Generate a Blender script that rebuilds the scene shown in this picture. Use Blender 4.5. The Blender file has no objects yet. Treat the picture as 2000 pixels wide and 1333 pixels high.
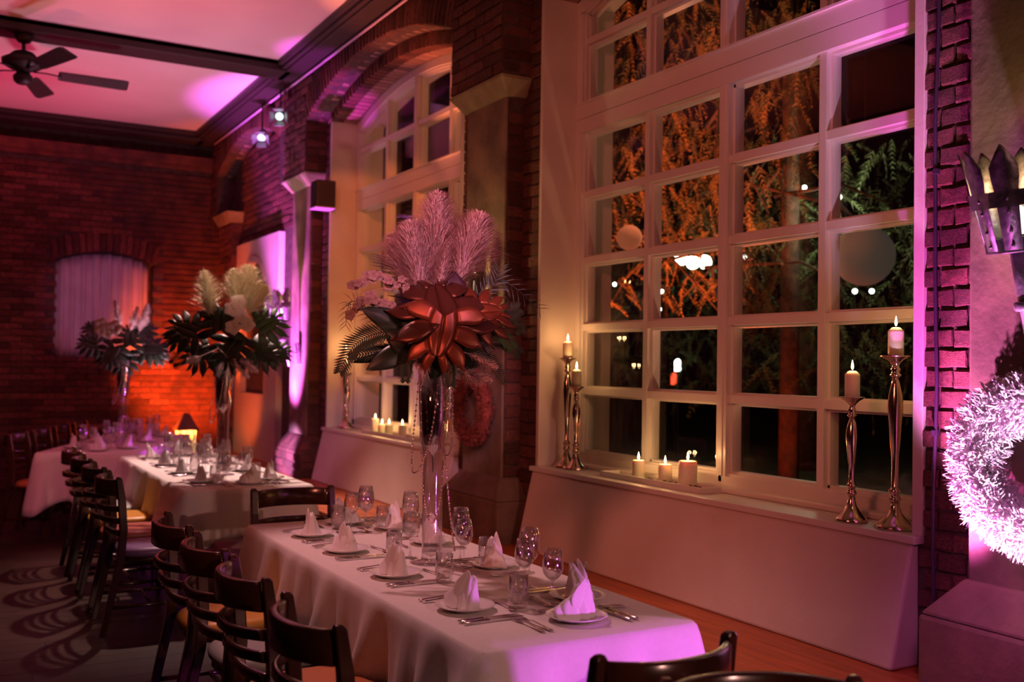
import bpy, bmesh, math, random
import numpy as np
from mathutils import Vector, Matrix
PI=math.pi
sc=bpy.context.scene
col=sc.collection
# ------------------------------------------------------------------ camera
def cam_axes(yaw,pitch,roll):
    f=Vector((math.sin(yaw)*math.cos(pitch),math.cos(yaw)*math.cos(pitch),math.sin(pitch)))
    r0=Vector((math.cos(yaw),-math.sin(yaw),0)); u0=r0.cross(f)
    r=r0*math.cos(roll)+u0*math.sin(roll); u=-r0*math.sin(roll)+u0*math.cos(roll)
    return r,u,f
cd=bpy.data.cameras.new('camera'); cam=bpy.data.objects.new('camera',cd); col.objects.link(cam)
r,u,f=cam_axes(.51755,.02236,.014775)
cam.matrix_world=Matrix(((r.x,u.x,-f.x,0),(r.y,u.y,-f.y,0),(r.z,u.z,-f.z,1.6),(0,0,0,1)))
cd.sensor_width=36; cd.lens=1975.5/2000*36; cd.clip_start=.05; cd.clip_end=200
cd.dof.use_dof=True; cd.dof.focus_distance=4.1; cd.dof.aperture_fstop=2.2
sc.camera=cam
# ------------------------------------------------------------------ world, exposure
sc.view_settings.view_transform='Standard'; sc.view_settings.look='None'
sc.view_settings.gamma=1; sc.view_settings.exposure=-.34; sc.view_settings.use_curve_mapping=False
w=bpy.data.worlds.new('night'); sc.world=w; w.use_nodes=True
bg=w.node_tree.nodes['Background']; bg.inputs[0].default_value=(.35,.06,.12,1); bg.inputs[1].default_value=.008
cy=sc.cycles
cy.use_denoising=True; cy.max_bounces=7; cy.diffuse_bounces=3; cy.glossy_bounces=4; cy.transmission_bounces=4
cy.transparent_max_bounces=24; cy.caustics_reflective=False; cy.caustics_refractive=False
cy.sample_clamp_indirect=3.0; cy.sample_clamp_direct=0
# ------------------------------------------------------------------ lights
def lamp(kind,name,loc,color,power,target=None,size=.1,angle=60,blend=.5,sizey=None):
    l=bpy.data.lights.new(name,kind); o=bpy.data.objects.new(name,l); col.objects.link(o)
    l.color=color; l.energy=power; o.location=loc
    if kind=='AREA':
        l.size=size
        if sizey: l.shape='RECTANGLE'; l.size_y=sizey
    else: l.shadow_soft_size=size
    if kind=='SPOT': l.spot_size=math.radians(angle); l.spot_blend=blend
    if target is not None:
        d=Vector(target)-Vector(loc); o.rotation_euler=d.to_track_quat('-Z','Y').to_euler()
    return o
MAG=(.85,.05,1.0); PINK=(1,.16,.38); ORA=(1,.11,.015); WARM=(1,.36,.2); ROSE=(1,.26,.2)
# room spots that wash the window wall and the tables, with some added fills
lamp('SPOT','room_wash',(-1.9,1.4,3.3),(1,.22,.145),420,(3.4,5.0,2.05),size=.3,angle=52,blend=.8)
lamp('SPOT','table_spot',(2.2,-2.6,2.9),(1,.46,.38),360,(1.35,5.4,.5),size=.03,angle=36,blend=.5)
lamp('SPOT','table_top_spot',(1.3,5.4,4.25),(1,.44,.46),330,(1.8,3.7,.76),size=.05,angle=42,blend=.6)
lamp('SPOT','far_table_fill',(-.6,4.6,3.0),(1,.2,.3),300,(1.1,9.6,.6),size=.08,angle=20,blend=.6)  # added fill, nothing else reaches the front of the farthest table
lamp('SPOT','head_spot_near',(2.4,8.6,4.2),(1,.62,.54),900,(1.82,7.7,.7),size=.06,angle=52,blend=.7)
lamp('SPOT','cream_plume_fill',(1.0,4.6,3.3),(1,.66,.45),280,(1.86,7.45,2.2),size=.05,angle=10,blend=.7)  # added narrow fill that whitens the plumes on the middle table
lamp('SPOT','reveal_spot',(1.2,3.6,3.9),(1,.2,.03),560,(3.6,9.5,2.4),size=.03,angle=20,blend=.3)
lamp('SPOT','frame_spot',(-.8,3.0,2.2),(1,.32,.15),190,(3.7,8.4,2.9),size=.05,angle=24,blend=.5)
# uplights, mixed with added fills and washes
lamp('SPOT','uplight_pillar_near',(2.7,2.72,.5),(1,.22,.8),700,(3.2,2.24,1.4),size=.012,angle=36,blend=.4)
lamp('SPOT','plinth_near_spot',(2.5,1.9,1.3),(1,.2,.7),22,(3.1,2.1,.8),size=.1,angle=60,blend=1)  # spot aimed down at the near plinth
lamp('SPOT','uplight_wreath',(2.72,1.8,.62),(1,.55,.95),270,(3.1,2.05,1.3),size=.03,angle=56,blend=1)
lamp('SPOT','uplight_pillar_far',(2.72,9.85,.62),(.85,.13,1),2600,(3.27,10.40,2.4),size=.05,angle=48,blend=.6)
lamp('SPOT','uplight_plinth_far',(2.45,9.75,.60),(.75,.32,1),240,(3.1,10.0,.6),size=.03,angle=50,blend=.6)
lamp('SPOT','brick_strip_uplight',(2.95,2.31,.5),(1,.13,.85),560,(3.26,2.40,2.3),size=.015,angle=44,blend=.7)
lamp('SPOT','flower_fill',(.5,.3,3.3),(1,.38,.6),760,(1.86,3.87,2.15),size=.05,angle=14,blend=.5)  # added fill from high up for the nearest plumes
lamp('SPOT','uplight_ceiling_far',(2.2,10.3,.9),(1,.6,.8),200,(2.0,10.6,4.5),size=.2,angle=110,blend=1)
lamp('SPOT','ceiling_fill_left',(-.9,7.7,1.6),(1,.09,.035),170,(-.6,7.8,4.5),size=.1,angle=84,blend=1)  # unseen fill added to brighten the left of the ceiling
lamp('SPOT','uplight_ceiling_mid',(.7,11.6,1.6),(1,.02,.16),230,(1.0,11.7,4.5),size=.2,angle=100,blend=1)
lamp('SPOT','ceiling_fill_orange',(.5,7.2,1.4),(1,.13,.05),260,(.8,7.6,4.5),size=.1,angle=76,blend=1)  # unseen source added for the orange tone on the ceiling
lamp('SPOT','ceiling_fill_near',(1.9,8.6,1.4),(1,.16,.5),170,(2.0,8.9,4.5),size=.1,angle=84,blend=1)  # unseen pink fill added for the ceiling strip by the cross beam
lamp('SPOT','uplight_arch',(3.02,9.6,.95),MAG,800,(3.16,9.15,4.1),size=.03,angle=19,blend=.7)
lamp('SPOT','uplight_arch_orange',(2.95,7.2,.95),(1,.22,.1),700,(3.2,7.4,4.1),size=.03,angle=26,blend=.7)
lamp('SPOT','uplight_corner',(2.25,12.25,.62),ORA,900,(2.95,13.6,1.45),size=.06,angle=78,blend=1)
lamp('SPOT','uplight_corner_shaft',(2.6,12.3,.62),ORA,900,(3.28,13.0,2.7),size=.06,angle=50,blend=.8)

lamp('SPOT','slab_fill',(2.35,11.7,.62),ORA,120,(3.27,12.1,1.2),size=.06,angle=80,blend=.8)  # added fill that carries the corner's orange onto the plaster slab
lamp('SPOT','table_front_uplight',(2.75,.7,.55),(.85,.13,1),230,(1.95,2.6,.40),size=.06,angle=34,blend=.5)
lamp('SPOT','far_table_uplight',(2.62,9.4,.62),MAG,40,(1.9,9.9,.6),size=.06,angle=70,blend=.7)
lamp('SPOT','curtain_wash',(.4,9.6,2.6),(.75,.28,.85),85,(1.8,13.6,2.3),size=.1,angle=24,blend=.8)
lamp('AREA','far_fill',(-.9,9.6,3.2),(1,.04,.05),7,(1.2,13.6,2.0),size=1.2)
# outside
lamp('SPOT','garden_spot_orange',(4.7,7.2,.5),(1,.16,.03),2300,(5.9,7.9,3.8),size=.1,angle=66,blend=.6)
lamp('SPOT','window_up_near',(4.25,4.1,.46),(1,.5,.28),75,(3.75,4.1,3.4),size=.05,angle=80,blend=.6)
lamp('SPOT','window_up_far',(4.25,8.1,.46),(1,.4,.2),60,(3.75,8.1,3.4),size=.05,angle=80,blend=.6)
lamp('SPOT','garden_spot_amber',(4.6,4.2,6.4),(1,.5,.2),260,(6.0,7.6,4.2),size=.1,angle=50,blend=.7)
lamp('POINT','garden_reveal_fill',(4.9,6.1,3.4),(1,.3,.13),24,size=.1)  # unseen point light that warms the outer window reveals
lamp('POINT','garden_tree_green',(7.1,6.6,3.1),(.95,.95,.6),46,size=.3)
lamp('POINT','garden_trunk_red',(6.3,6.7,.8),(1,.1,.02),40,size=.1)
lamp('POINT','garden_floor',(6.0,6.6,2.5),(1,.5,.3),10,size=.3)
# ------------------------------------------------------------------ materials
def newmat(name):
    m=bpy.data.materials.new(name); m.use_nodes=True
    return m,m.node_tree,m.node_tree.nodes['Principled BSDF']
def node(nt,t,**k):
    n=nt.nodes.new(t)
    for a,b in k.items(): setattr(n,a,b)
    return n
def mat(name,c,rough=.6,metal=0,noise=None,bump=0,bscale=40,c2=None,spec=None,sheen=0,objvar=0,stretch=None,sss=0,emis=None,estr=0,coat=0,trans=0,detail=4):
    m,nt,b=newmat(name)
    b.inputs['Base Color'].default_value=(*c,1); b.inputs['Roughness'].default_value=rough; b.inputs['Metallic'].default_value=metal
    if spec is not None: b.inputs['Specular IOR Level'].default_value=spec
    if coat: b.inputs['Coat Weight'].default_value=coat; b.inputs['Coat Roughness'].default_value=.15
    if emis: b.inputs['Emission Color'].default_value=(*emis,1); b.inputs['Emission Strength'].default_value=estr
    if sss: b.inputs['Subsurface Weight'].default_value=sss; b.inputs['Subsurface Scale'].default_value=.02
    tc=node(nt,'ShaderNodeTexCoord'); src=tc.outputs['Object']
    if stretch:
        mp=node(nt,'ShaderNodeMapping'); mp.inputs['Scale'].default_value=stretch; nt.links.new(src,mp.inputs[0]); src=mp.outputs[0]
    if objvar:
        oi=node(nt,'ShaderNodeObjectInfo'); vm=node(nt,'ShaderNodeVectorMath',operation='ADD')
        mul=node(nt,'ShaderNodeMath',operation='MULTIPLY'); mul.inputs[1].default_value=37
        nt.links.new(oi.outputs['Random'],mul.inputs[0]); nt.links.new(src,vm.inputs[0]); nt.links.new(mul.outputs[0],vm.inputs[1]); src=vm.outputs[0]
    out=None
    if c2 is not None:
        n=node(nt,'ShaderNodeTexNoise'); n.inputs['Scale'].default_value=noise or 5; n.inputs['Detail'].default_value=detail
        nt.links.new(src,n.inputs['Vector'])
        rp=node(nt,'ShaderNodeValToRGB'); rp.color_ramp.elements[0].position=.35; rp.color_ramp.elements[1].position=.65
        rp.color_ramp.elements[0].color=(*c,1); rp.color_ramp.elements[1].color=(*c2,1)
        nt.links.new(n.outputs['Fac'],rp.inputs[0]); out=rp.outputs[0]
    if objvar:
        hsv=node(nt,'ShaderNodeHueSaturation')
        if out: nt.links.new(out,hsv.inputs['Color'])
        else: hsv.inputs['Color'].default_value=(*c,1)
        mr=node(nt,'ShaderNodeMapRange'); mr.inputs['To Min'].default_value=1-objvar; mr.inputs['To Max'].default_value=1+objvar
        nt.links.new(oi.outputs['Random'],mr.inputs[0]); nt.links.new(mr.outputs[0],hsv.inputs['Value']); out=hsv.outputs[0]
    if out: nt.links.new(out,b.inputs['Base Color'])
    if bump:
        n2=node(nt,'ShaderNodeTexNoise'); n2.inputs['Scale'].default_value=bscale; n2.inputs['Detail'].default_value=6
        nt.links.new(src,n2.inputs['Vector'])
        bp=node(nt,'ShaderNodeBump'); bp.inputs['Strength'].default_value=bump; bp.inputs['Distance'].default_value=.01
        nt.links.new(n2.outputs['Fac'],bp.inputs['Height']); nt.links.new(bp.outputs[0],b.inputs['Normal'])
    return m
M={}
M['brick']=mat('brick',(.19,.062,.04),.85,c2=(.08,.028,.022),noise=9,bump=.8,bscale=28,objvar=.42)
M['brick_far']=mat('brick_far',(.22,.07,.045),.9,c2=(.09,.03,.028),noise=5,bump=.5,bscale=20,objvar=.5)
M['brick_pale']=mat('brick_pale',(.42,.24,.19),.85,c2=(.26,.13,.1),noise=9,bump=.5,bscale=28,objvar=.3)
M['mortar']=mat('mortar',(.11,.07,.055),.95,c2=(.06,.035,.03),noise=14,bump=.7,bscale=60)
M['stucco']=mat('stucco',(.27,.19,.12),.9,c2=(.13,.09,.06),noise=4,bump=.35,bscale=30)
M['stucco_dirty']=mat('stucco_dirty',(.22,.14,.1),.92,c2=(.13,.08,.06),noise=5,bump=.5,bscale=25)
M['stone']=mat('stone',(.36,.29,.18),.9,c2=(.26,.2,.12),noise=8,bump=.4,bscale=30)
M['white_plaster']=mat('white_plaster',(.74,.64,.56),.75,c2=(.68,.58,.5),noise=3,bump=.08,bscale=50)
M['white_paint']=mat('white_paint',(.78,.72,.66),.35,c2=(.74,.68,.62),noise=3,bump=.02,bscale=90)
M['ceiling']=mat('ceiling',(.8,.74,.7),.9,c2=(.72,.64,.6),noise=.8,bump=.1,bscale=12,detail=2)
M['beam']=mat('beam',(.025,.014,.014),.55,c2=(.035,.02,.018),noise=6,stretch=(1,6,6))
M['floor']=mat('floor_wood',(.05,.024,.014),.4,c2=(.026,.012,.008),noise=3,stretch=(1,14,14),objvar=.3,bump=.1,bscale=12)
M['bench']=mat('bench_wood',(.48,.12,.03),.42,c2=(.34,.08,.02),noise=4,stretch=(8,1,8))
M['chair']=mat('chair_wood',(.06,.02,.012),.22,c2=(.035,.012,.008),noise=4,stretch=(3,3,1),coat=.5)
M['cloth']=mat('white_linen',(.82,.78,.76),.9,bump=.15,bscale=350,c2=(.79,.75,.73),noise=60)
M['napkin']=mat('napkin_linen',(.86,.82,.84),.9,bump=.15,bscale=300)
M['china']=mat('white_china',(.8,.76,.76),.18,spec=.6)
M['steel']=mat('polished_cutlery',(.75,.68,.66),.16,1)
M['silver']=mat('antique_silver',(.72,.58,.46),.17,1,bump=.05,bscale=30)
M['chrome']=mat('silver_liner',(.8,.74,.72),.12,1)
M['wax']=mat('cream_wax',(.95,.84,.64),.45,sss=.6)
M['wick']=mat('wick',(.03,.02,.02),.9)
M['flame']=mat('flame',(0,0,0),1,emis=(1,.72,.36),estr=22)
M['bulb_fairy']=mat('bulb_fairy',(0,0,0),1,emis=(.85,1,.85),estr=14)
M['bulb_flood']=mat('bulb_flood',(0,0,0),1,emis=(1,.95,.7),estr=14)
M['bulb_torch']=mat('bulb_torch',(0,0,0),1,emis=(.9,1,.8),estr=9)
M['bulb_spot']=mat('bulb_spot',(0,0,0),1,emis=(.72,1,.88),estr=2.2)
M['red_glow']=mat('red_glow',(0,0,0),1,emis=(1,.08,.03),estr=2.5)
M['iron']=mat('wrought_iron',(.3,.26,.28),.45,.7,c2=(.14,.12,.14),noise=22,bump=.3,bscale=50)
M['blackmetal']=mat('black_metal',(.02,.02,.02),.45,.3)
M['spotbody']=mat('spot_housing',(.35,.42,.4),.4,.5)
M['cable']=mat('cable_sheath',(.04,.02,.05),.5)
M['curtain']=mat('curtain_cloth',(.72,.6,.6),.9,c2=(.6,.5,.5),noise=3)
M['fan']=mat('fan_dark_wood',(.012,.008,.008),.5)
M['pampas']=mat('pampas',(.85,.6,.58),.9,c2=(.72,.46,.46),noise=20)
M['pampas_cream']=mat('pampas_cream',(.95,.86,.62),.9)
M['copper_leaf']=mat('copper_leaf',(.3,.07,.03),.38,.5,c2=(.15,.035,.02),noise=6,bump=.15,bscale=14)
M['copper_dark']=mat('copper_dark',(.14,.04,.025),.34,.55,c2=(.1,.03,.02),noise=6,bump=.15,bscale=14)
M['dark_leaf']=mat('dark_leaf',(.018,.03,.018),.42)
M['green_leaf']=mat('green_leaf',(.045,.11,.04),.45)
M['fern']=mat('fern_leaf',(.03,.045,.025),.6)
M['purple_leaf']=mat('purple_leaf',(.05,.015,.03),.55)
M['petal']=mat('orchid_petal',(.3,.17,.15),.7,sss=.2)
M['petal_white']=mat('orchid_white',(.95,.85,.8),.7)
M['feather']=mat('feather',(.85,.62,.66),.9)
M['bead']=mat('bead',(.8,.6,.55),.15,.85)
M['twig_white']=mat('white_twig',(.9,.82,.85),.85)
M['moss_red']=mat('red_moss',(.3,.07,.05),.95)
M['pebble']=mat('chestnut',(.1,.03,.02),.25)
M['grass']=mat('grass_ground',(.05,.05,.02),.95,c2=(.02,.025,.01),noise=6)
M['bark']=mat('bark',(.10,.05,.035),.95,c2=(.04,.02,.015),noise=12,bump=.6)
M['conifer']=mat('conifer',(.24,.15,.06),.85,objvar=.1)
M['conifer_dark']=mat('conifer_dark',(.08,.115,.045),.85)
M['lantern']=mat('paper_lantern',(.75,.5,.4),.9,emis=(1,.25,.1),estr=.28)
M['lantern_dim']=mat('paper_lantern_dim',(.4,.33,.25),.9,emis=(1,.8,.6),estr=.05)
M['ribbon']=mat('ribbon',(.6,.45,.6),.6)
for nm,c in (('mustard',(.62,.3,.04)),('grey',(.32,.33,.3)),('tan',(.6,.2,.07)),('pale',(.42,.42,.38)),('rose',(.4,.1,.08)),('violet',(.2,.12,.3))):
    M['seat_'+nm]=mat('seat_'+nm,c,.38)
def glassmat(name,tint=(1,1,1),base=.03,power=5,rough=.0):
    m=bpy.data.materials.new(name); m.use_nodes=True; nt=m.node_tree; nt.nodes.clear()
    o=node(nt,'ShaderNodeOutputMaterial'); mx=node(nt,'ShaderNodeMixShader')
    t=node(nt,'ShaderNodeBsdfTransparent'); t.inputs[0].default_value=(*tint,1)
    g=node(nt,'ShaderNodeBsdfGlossy'); g.inputs['Roughness'].default_value=rough; g.inputs[0].default_value=(1,1,1,1)
    lw=node(nt,'ShaderNodeLayerWeight'); lw.inputs[0].default_value=.5
    pw=node(nt,'ShaderNodeMath',operation='POWER'); pw.inputs[1].default_value=power
    nt.links.new(lw.outputs['Facing'],pw.inputs[0])
    ad=node(nt,'ShaderNodeMath',operation='MULTIPLY_ADD',use_clamp=True); ad.inputs[1].default_value=.9; ad.inputs[2].default_value=base
    nt.links.new(pw.outputs[0],ad.inputs[0]); nt.links.new(ad.outputs[0],mx.inputs[0])
    nt.links.new(t.outputs[0],mx.inputs[1]); nt.links.new(g.outputs[0],mx.inputs[2]); nt.links.new(mx.outputs[0],o.inputs[0])
    return m
M['pane']=glassmat('window_glass',(.96,.96,.96),.022,5)
M['glass']=glassmat('drinking_glass',(.955,.94,.945),.10,1.7,.05)
M['vase_glass']=glassmat('vase_glass',(.96,.94,.95),.08,2.0,.04)
# ------------------------------------------------------------------ geometry helpers
class G:
    """collects geometry and links it as ONE mesh object"""
    def __init__(s): s.v=[]; s.f=[]; s.sm=[]
    def add(s,vs,fs,smooth=False):
        n=len(s.v); s.v.extend([tuple(x) for x in vs]); s.f.extend([tuple(i+n for i in q) for q in fs]); s.sm.extend([smooth]*len(fs)); return s
    def box(s,a,b):
        x0,y0,z0=a;x1,y1,z1=b
        if x0>x1:x0,x1=x1,x0
        if y0>y1:y0,y1=y1,y0
        if z0>z1:z0,z1=z1,z0
        return s.add([(x0,y0,z0),(x1,y0,z0),(x1,y1,z0),(x0,y1,z0),(x0,y0,z1),(x1,y0,z1),(x1,y1,z1),(x0,y1,z1)],
          [(0,3,2,1),(4,5,6,7),(0,1,5,4),(1,2,6,5),(2,3,7,6),(3,0,4,7)])
    def hexa(s,p):
        return s.add(p,[(0,3,2,1),(4,5,6,7),(0,1,5,4),(1,2,6,5),(2,3,7,6),(3,0,4,7)])
    def loft(s,rings,closed=True,cap=True,smooth=True):
        n=len(rings[0]); vs=[p for q in rings for p in q]; fs=[]
        for i in range(len(rings)-1):
            for j in range(n if closed else n-1):
                k=(j+1)%n; fs.append((i*n+j,i*n+k,(i+1)*n+k,(i+1)*n+j))
        if cap and closed:
            fs.append(tuple(range(n-1,-1,-1))); fs.append(tuple(range((len(rings)-1)*n,len(rings)*n)))
        return s.add(vs,fs,smooth)
    def lathe(s,prof,n=24,c=(0,0,0),cap=True,flute=0,fn=16):
        rings=[]
        for r_,z in prof:
            rings.append([(c[0]+r_*math.cos(2*PI*j/n),c[1]+r_*math.sin(2*PI*j/n),c[2]+z) for j in range(n)])
        return s.loft(rings,True,cap)
    def tube(s,pts,rad,n=8,cap=True,smooth=True):
        pts=[Vector(p) for p in pts]; rings=[]; up=Vector((0,0,1)); prev=None
        for i,p in enumerate(pts):
            t=(pts[min(i+1,len(pts)-1)]-pts[max(i-1,0)]).normalized()
            if prev is None:
                a=t.cross(up if abs(t.z)<.9 else Vector((1,0,0))).normalized()
            else:
                a=(prev-t*prev.dot(t)).normalized()
            prev=a; b=t.cross(a); rr=rad[i] if isinstance(rad,(list,tuple)) else rad
            rings.append([p+a*(rr*math.cos(2*PI*j/n))+b*(rr*math.sin(2*PI*j/n)) for j in range(n)])
        return s.loft(rings,True,cap,smooth)
    def bar(s,pts,w,h,upv=(0,0,1)):
        """flat bar along pts, width w sideways, height h along upv"""
        pts=[Vector(p) for p in pts]; U=Vector(upv); rings=[]
        for i,p in enumerate(pts):
            t=(pts[min(i+1,len(pts)-1)]-pts[max(i-1,0)]).normalized()
            a=t.cross(U).normalized(); b=a.cross(t).normalized()
            ww=w[i] if isinstance(w,(list,tuple)) else w; hh=h[i] if isinstance(h,(list,tuple)) else h
            rings.append([p+a*(sx*ww/2)+b*(sy*hh/2) for sx,sy in ((-1,-.7),(-.7,-1),(.7,-1),(1,-.7),(1,.7),(.7,1),(-.7,1),(-1,.7))])
        return s.loft(rings,True,True,True)
    def ball(s,c,r,n=8,m=6,sc_=(1,1,1)):
        rings=[]
        for i in range(m+1):
            a=PI*i/m; rr=max(math.sin(a),1e-3)*r; z=-math.cos(a)*r
            rings.append([(c[0]+rr*math.cos(2*PI*j/n)*sc_[0],c[1]+rr*math.sin(2*PI*j/n)*sc_[1],c[2]+z*sc_[2]) for j in range(n)])
        return s.loft(rings,True,False)
    def mesh(s,name):
        me=bpy.data.meshes.new(name); me.from_pydata(s.v,[],s.f)
        me.polygons.foreach_set('use_smooth',s.sm); me.update()
        if len(s.f)<30000:
            bm=bmesh.new(); bm.from_mesh(me); bmesh.ops.recalc_face_normals(bm,faces=bm.faces); bm.to_mesh(me); bm.free()
        return me
    def build(s,name,m,parent=None,loc=None,rot=None,bev=0):
        me=s.mesh(name); me.materials.append(M[m] if isinstance(m,str) else m)
        o=bpy.data.objects.new(name,me); col.objects.link(o)
        if parent: o.parent=parent
        if loc: o.location=loc
        if rot: o.rotation_euler=rot
        if bev:
            b=o.modifiers.new('b','BEVEL'); b.width=bev; b.segments=2; b.limit_method='ANGLE'
        return o
def smooth_by_angle(o,ang=40):
    me=o.data
    me.polygons.foreach_set('use_smooth',[True]*len(me.polygons))
    try: me.set_sharp_from_angle(angle=math.radians(ang))
    except Exception: pass
def tag(o,label=None,cat=None,group=None,kind=None):
    if label:o['label']=label
    if cat:o['category']=cat
    if group:o['group']=group
    if kind:o['kind']=kind
    return o
def empty(name,loc=(0,0,0),rot=(0,0,0)):
    o=bpy.data.objects.new(name,None); o.empty_display_size=.05; col.objects.link(o); o.location=loc; o.rotation_euler=rot; return o
def dup(o,loc,rot=None,parent=None):
    c=o.copy(); col.objects.link(c)
    if parent: c.parent=parent
    else:
        c.location=loc
        if rot is not None: c.rotation_euler=rot
    for ch in o.children: dup(ch,None,None,c)
    return c
def S(name,loc=(0,0,0)): return tag(empty(name,loc),kind='structure')
rng=random.Random(7)
CAM=np.array([0,0,1.6])
# ------------------------------------------------------------------ bricks
def brick_meshes(n,m,rough=.07):
    out=[]
    for k in range(n):
        R_=random.Random(100+k); bx=.05
        vs=[]; e=.5
        # face frame toward -X (local x=-.5 is the seen face)
        def J(a=rough): return R_.uniform(-a,a)
        for x,s_ in ((-.5,.88),(-.36,1.0),(.5,1.0)):
            for (yy,zz) in ((-1,-1),(0,-1),(1,-1),(1,0),(1,1),(0,1),(-1,1),(-1,0)):
                sy=1-(1-s_)*.35; sz=1-(1-s_)*1.0
                jy=J()*.25 if x<.4 else 0; jz=J()*.9 if x<.4 else 0
                vs.append((x+(J()*.6 if x<-.4 else 0),.5*yy*sy+jy,.5*zz*sz+jz))
        vs.append((-.5+J()*.6-.05,0,0))
        fs=[]
        for i in range(8): fs.append((24,(i+1)%8,i)) 
        for q in (0,1):
            for i in range(8):
                k2=(i+1)%8; fs.append((q*8+i,q*8+k2,(q+1)*8+k2,(q+1)*8+i))
        g=G(); g.add(vs,fs); me=g.mesh('brick'); me.materials.append(M[m]); out.append(me)
    return out
BR=brick_meshes(7,'brick'); BRP=brick_meshes(5,'brick_pale',.03); BRF=brick_meshes(5,'brick_far',.05)
def lay(parent,specs,meshes,limit=300,face='x',name='brick'):
    """specs: (cx,cy,cz, depth, length, height, rot) ; nearest ones become objects, the rest one stuff part"""
    specs=sorted(specs,key=lambda q:(q[0])**2+(q[1])**2+(q[2]-1.6)**2)
    one=specs[:limit]; rest=specs[limit:]
    for q in one:
        me=meshes[rng.randrange(len(meshes))]
        o=bpy.data.objects.new(name,me); col.objects.link(o); o.parent=parent
        o.location=q[:3]; o.scale=(q[3],q[4],q[5]); o.rotation_euler=q[6]
    if rest:
        g=G()
        for q in rest:
            me=meshes[rng.randrange(len(meshes))]
            mtx=Matrix.LocRotScale(Vector(q[:3]),__import__('mathutils').Euler(q[6]),Vector((q[3],q[4],q[5])))
            g.add([mtx@v.co for v in me.vertices],[tuple(p.vertices) for p in me.polygons])
        o=g.build('brickwork',meshes[0].materials[0],parent); o['kind']='stuff'
CH=.077
def courses(y0,y1,z0,z1,X,keep=None,L=.25,joint=.011,depth=.03,face='x',head=False,proud=.01):
    out=[]; nz=int((z1-z0)/CH)
    for k in range(nz):
        z=z0+(k+.5)*CH
        unit=L/2 if head else L
        if head: offs=[0]; 
        off=(0 if k%2 else unit/2)
        y=y0-off
        while y<y1-.01:
            a=max(y,y0); b=min(y+unit,y1)
            y+=unit
            if b-a<.035: continue
            c=(a+b)/2
            if keep and not keep(c,z,b-a): continue
            rot=(rng.uniform(-.012,.012),rng.uniform(-.02,.02),rng.uniform(-.02,.02))
            pr=proud+rng.uniform(-.004,.005)
            if face=='x': out.append((X-pr+depth/2,c,z,depth,b-a-joint,CH-joint,rot))
            else: out.append((c,X-pr+depth/2,z,depth,b-a-joint,CH-joint,(rot[0],rot[1],rot[2]-PI/2 if face=='y' else rot[2])))
    return out
# y-faces: brick local -X must look toward -Y  => rotate +90deg about Z
def fixy(specs):
    return [(a,b,c,d,e,f_,(r_[0],r_[1],PI/2+r_[2]*0)) for (a,b,c,d,e,f_,r_) in specs]
# arch curve
def arc(y,y0,y1,zs,rise):
    h=(y1-y0)/2; R_=(h*h+rise*rise)/(2*rise); c=(y0+y1)/2
    t=max(R_*R_-(y-c)**2,0); return zs+math.sqrt(t)-(R_-rise)
D=3.98
W1=(2.65,5.49); W2=(W1[0]+D,W1[1]+D); PC=[2.05,6.02,10.0]
N3=(11.0,12.9)
YF=13.6
# ------------------------------------------------------------------ wall core with openings
def core(parent,name,m,X0,X1,ya,yb,za,zb,opens):
    """solid wall slab between X0..X1, opens: (y0,y1,zlow,zspring,rise)"""
    g=G(); ys=[ya,yb]
    for (a,b,zl,zs,ri) in opens:
        for i in range(25): ys.append(a+(b-a)*i/24)
    ys=sorted(set(round(y,4) for y in ys if ya<=y<=yb))
    for i in range(len(ys)-1):
        a,b=ys[i],ys[i+1]; mid=(a+b)/2; op=None
        for q in opens:
            if q[0]<=mid<=q[1]: op=q
        if op is None: g.box((X0,a,za),(X1,b,zb))
        else:
            if op[2]>za: g.box((X0,a,za),(X1,b,op[2]))
            t0=arc(a,op[0],op[1],op[3],op[4]) if op[4] else op[3]; t1=arc(b,op[0],op[1],op[3],op[4]) if op[4] else op[3]
            if min(t0,t1)<zb: g.hexa([(X0,a,t0),(X1,a,t0),(X1,b,t1),(X0,b,t1),(X0,a,zb),(X1,a,zb),(X1,b,zb),(X0,b,zb)])
    return g.build(name,m,parent)
XW=3.34; XU=3.12; XS=3.2; XP=3.10
ZS,RI=3.95,.22
wr=S('wall_right')
W0=(W1[0]-D,W1[1]-D)
core(wr,'wall_core','mortar',XW,3.84,-3,YF+.3,0,4.6,[(W0[0],W0[1],.93,ZS,RI),(W1[0],W1[1],.93,ZS,RI),(W2[0],W2[1],.93,ZS,RI)])
# upper plane with the big arches
UA=[(PC[0]-D+.37,PC[0]-.37),(PC[0]+.37,PC[1]-.37),(PC[1]+.37,PC[2]-.37),(10.5,13.25)]
UZ=(3.97,.31)
wu=S('wall_right')
core(wu,'wall_core','mortar',XU,XW,-2,YF,3.46,4.6,[(a,b,3.0,UZ[0],UZ[1]) for a,b in UA])
# visible strips between the shafts and the windows
st=[]
for (a,b) in ((2.30,2.64),(5.50,5.76),(6.28,6.62),(9.48,9.74),(10.28,10.62)):
    st+=courses(a,b,.45,3.95,XW,head=(a<3),depth=.035,proud=.012)
near=[q for q in st if q[1]<3]; 
lay(wr,near+[q for q in st if q[1]>3],BR)
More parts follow.
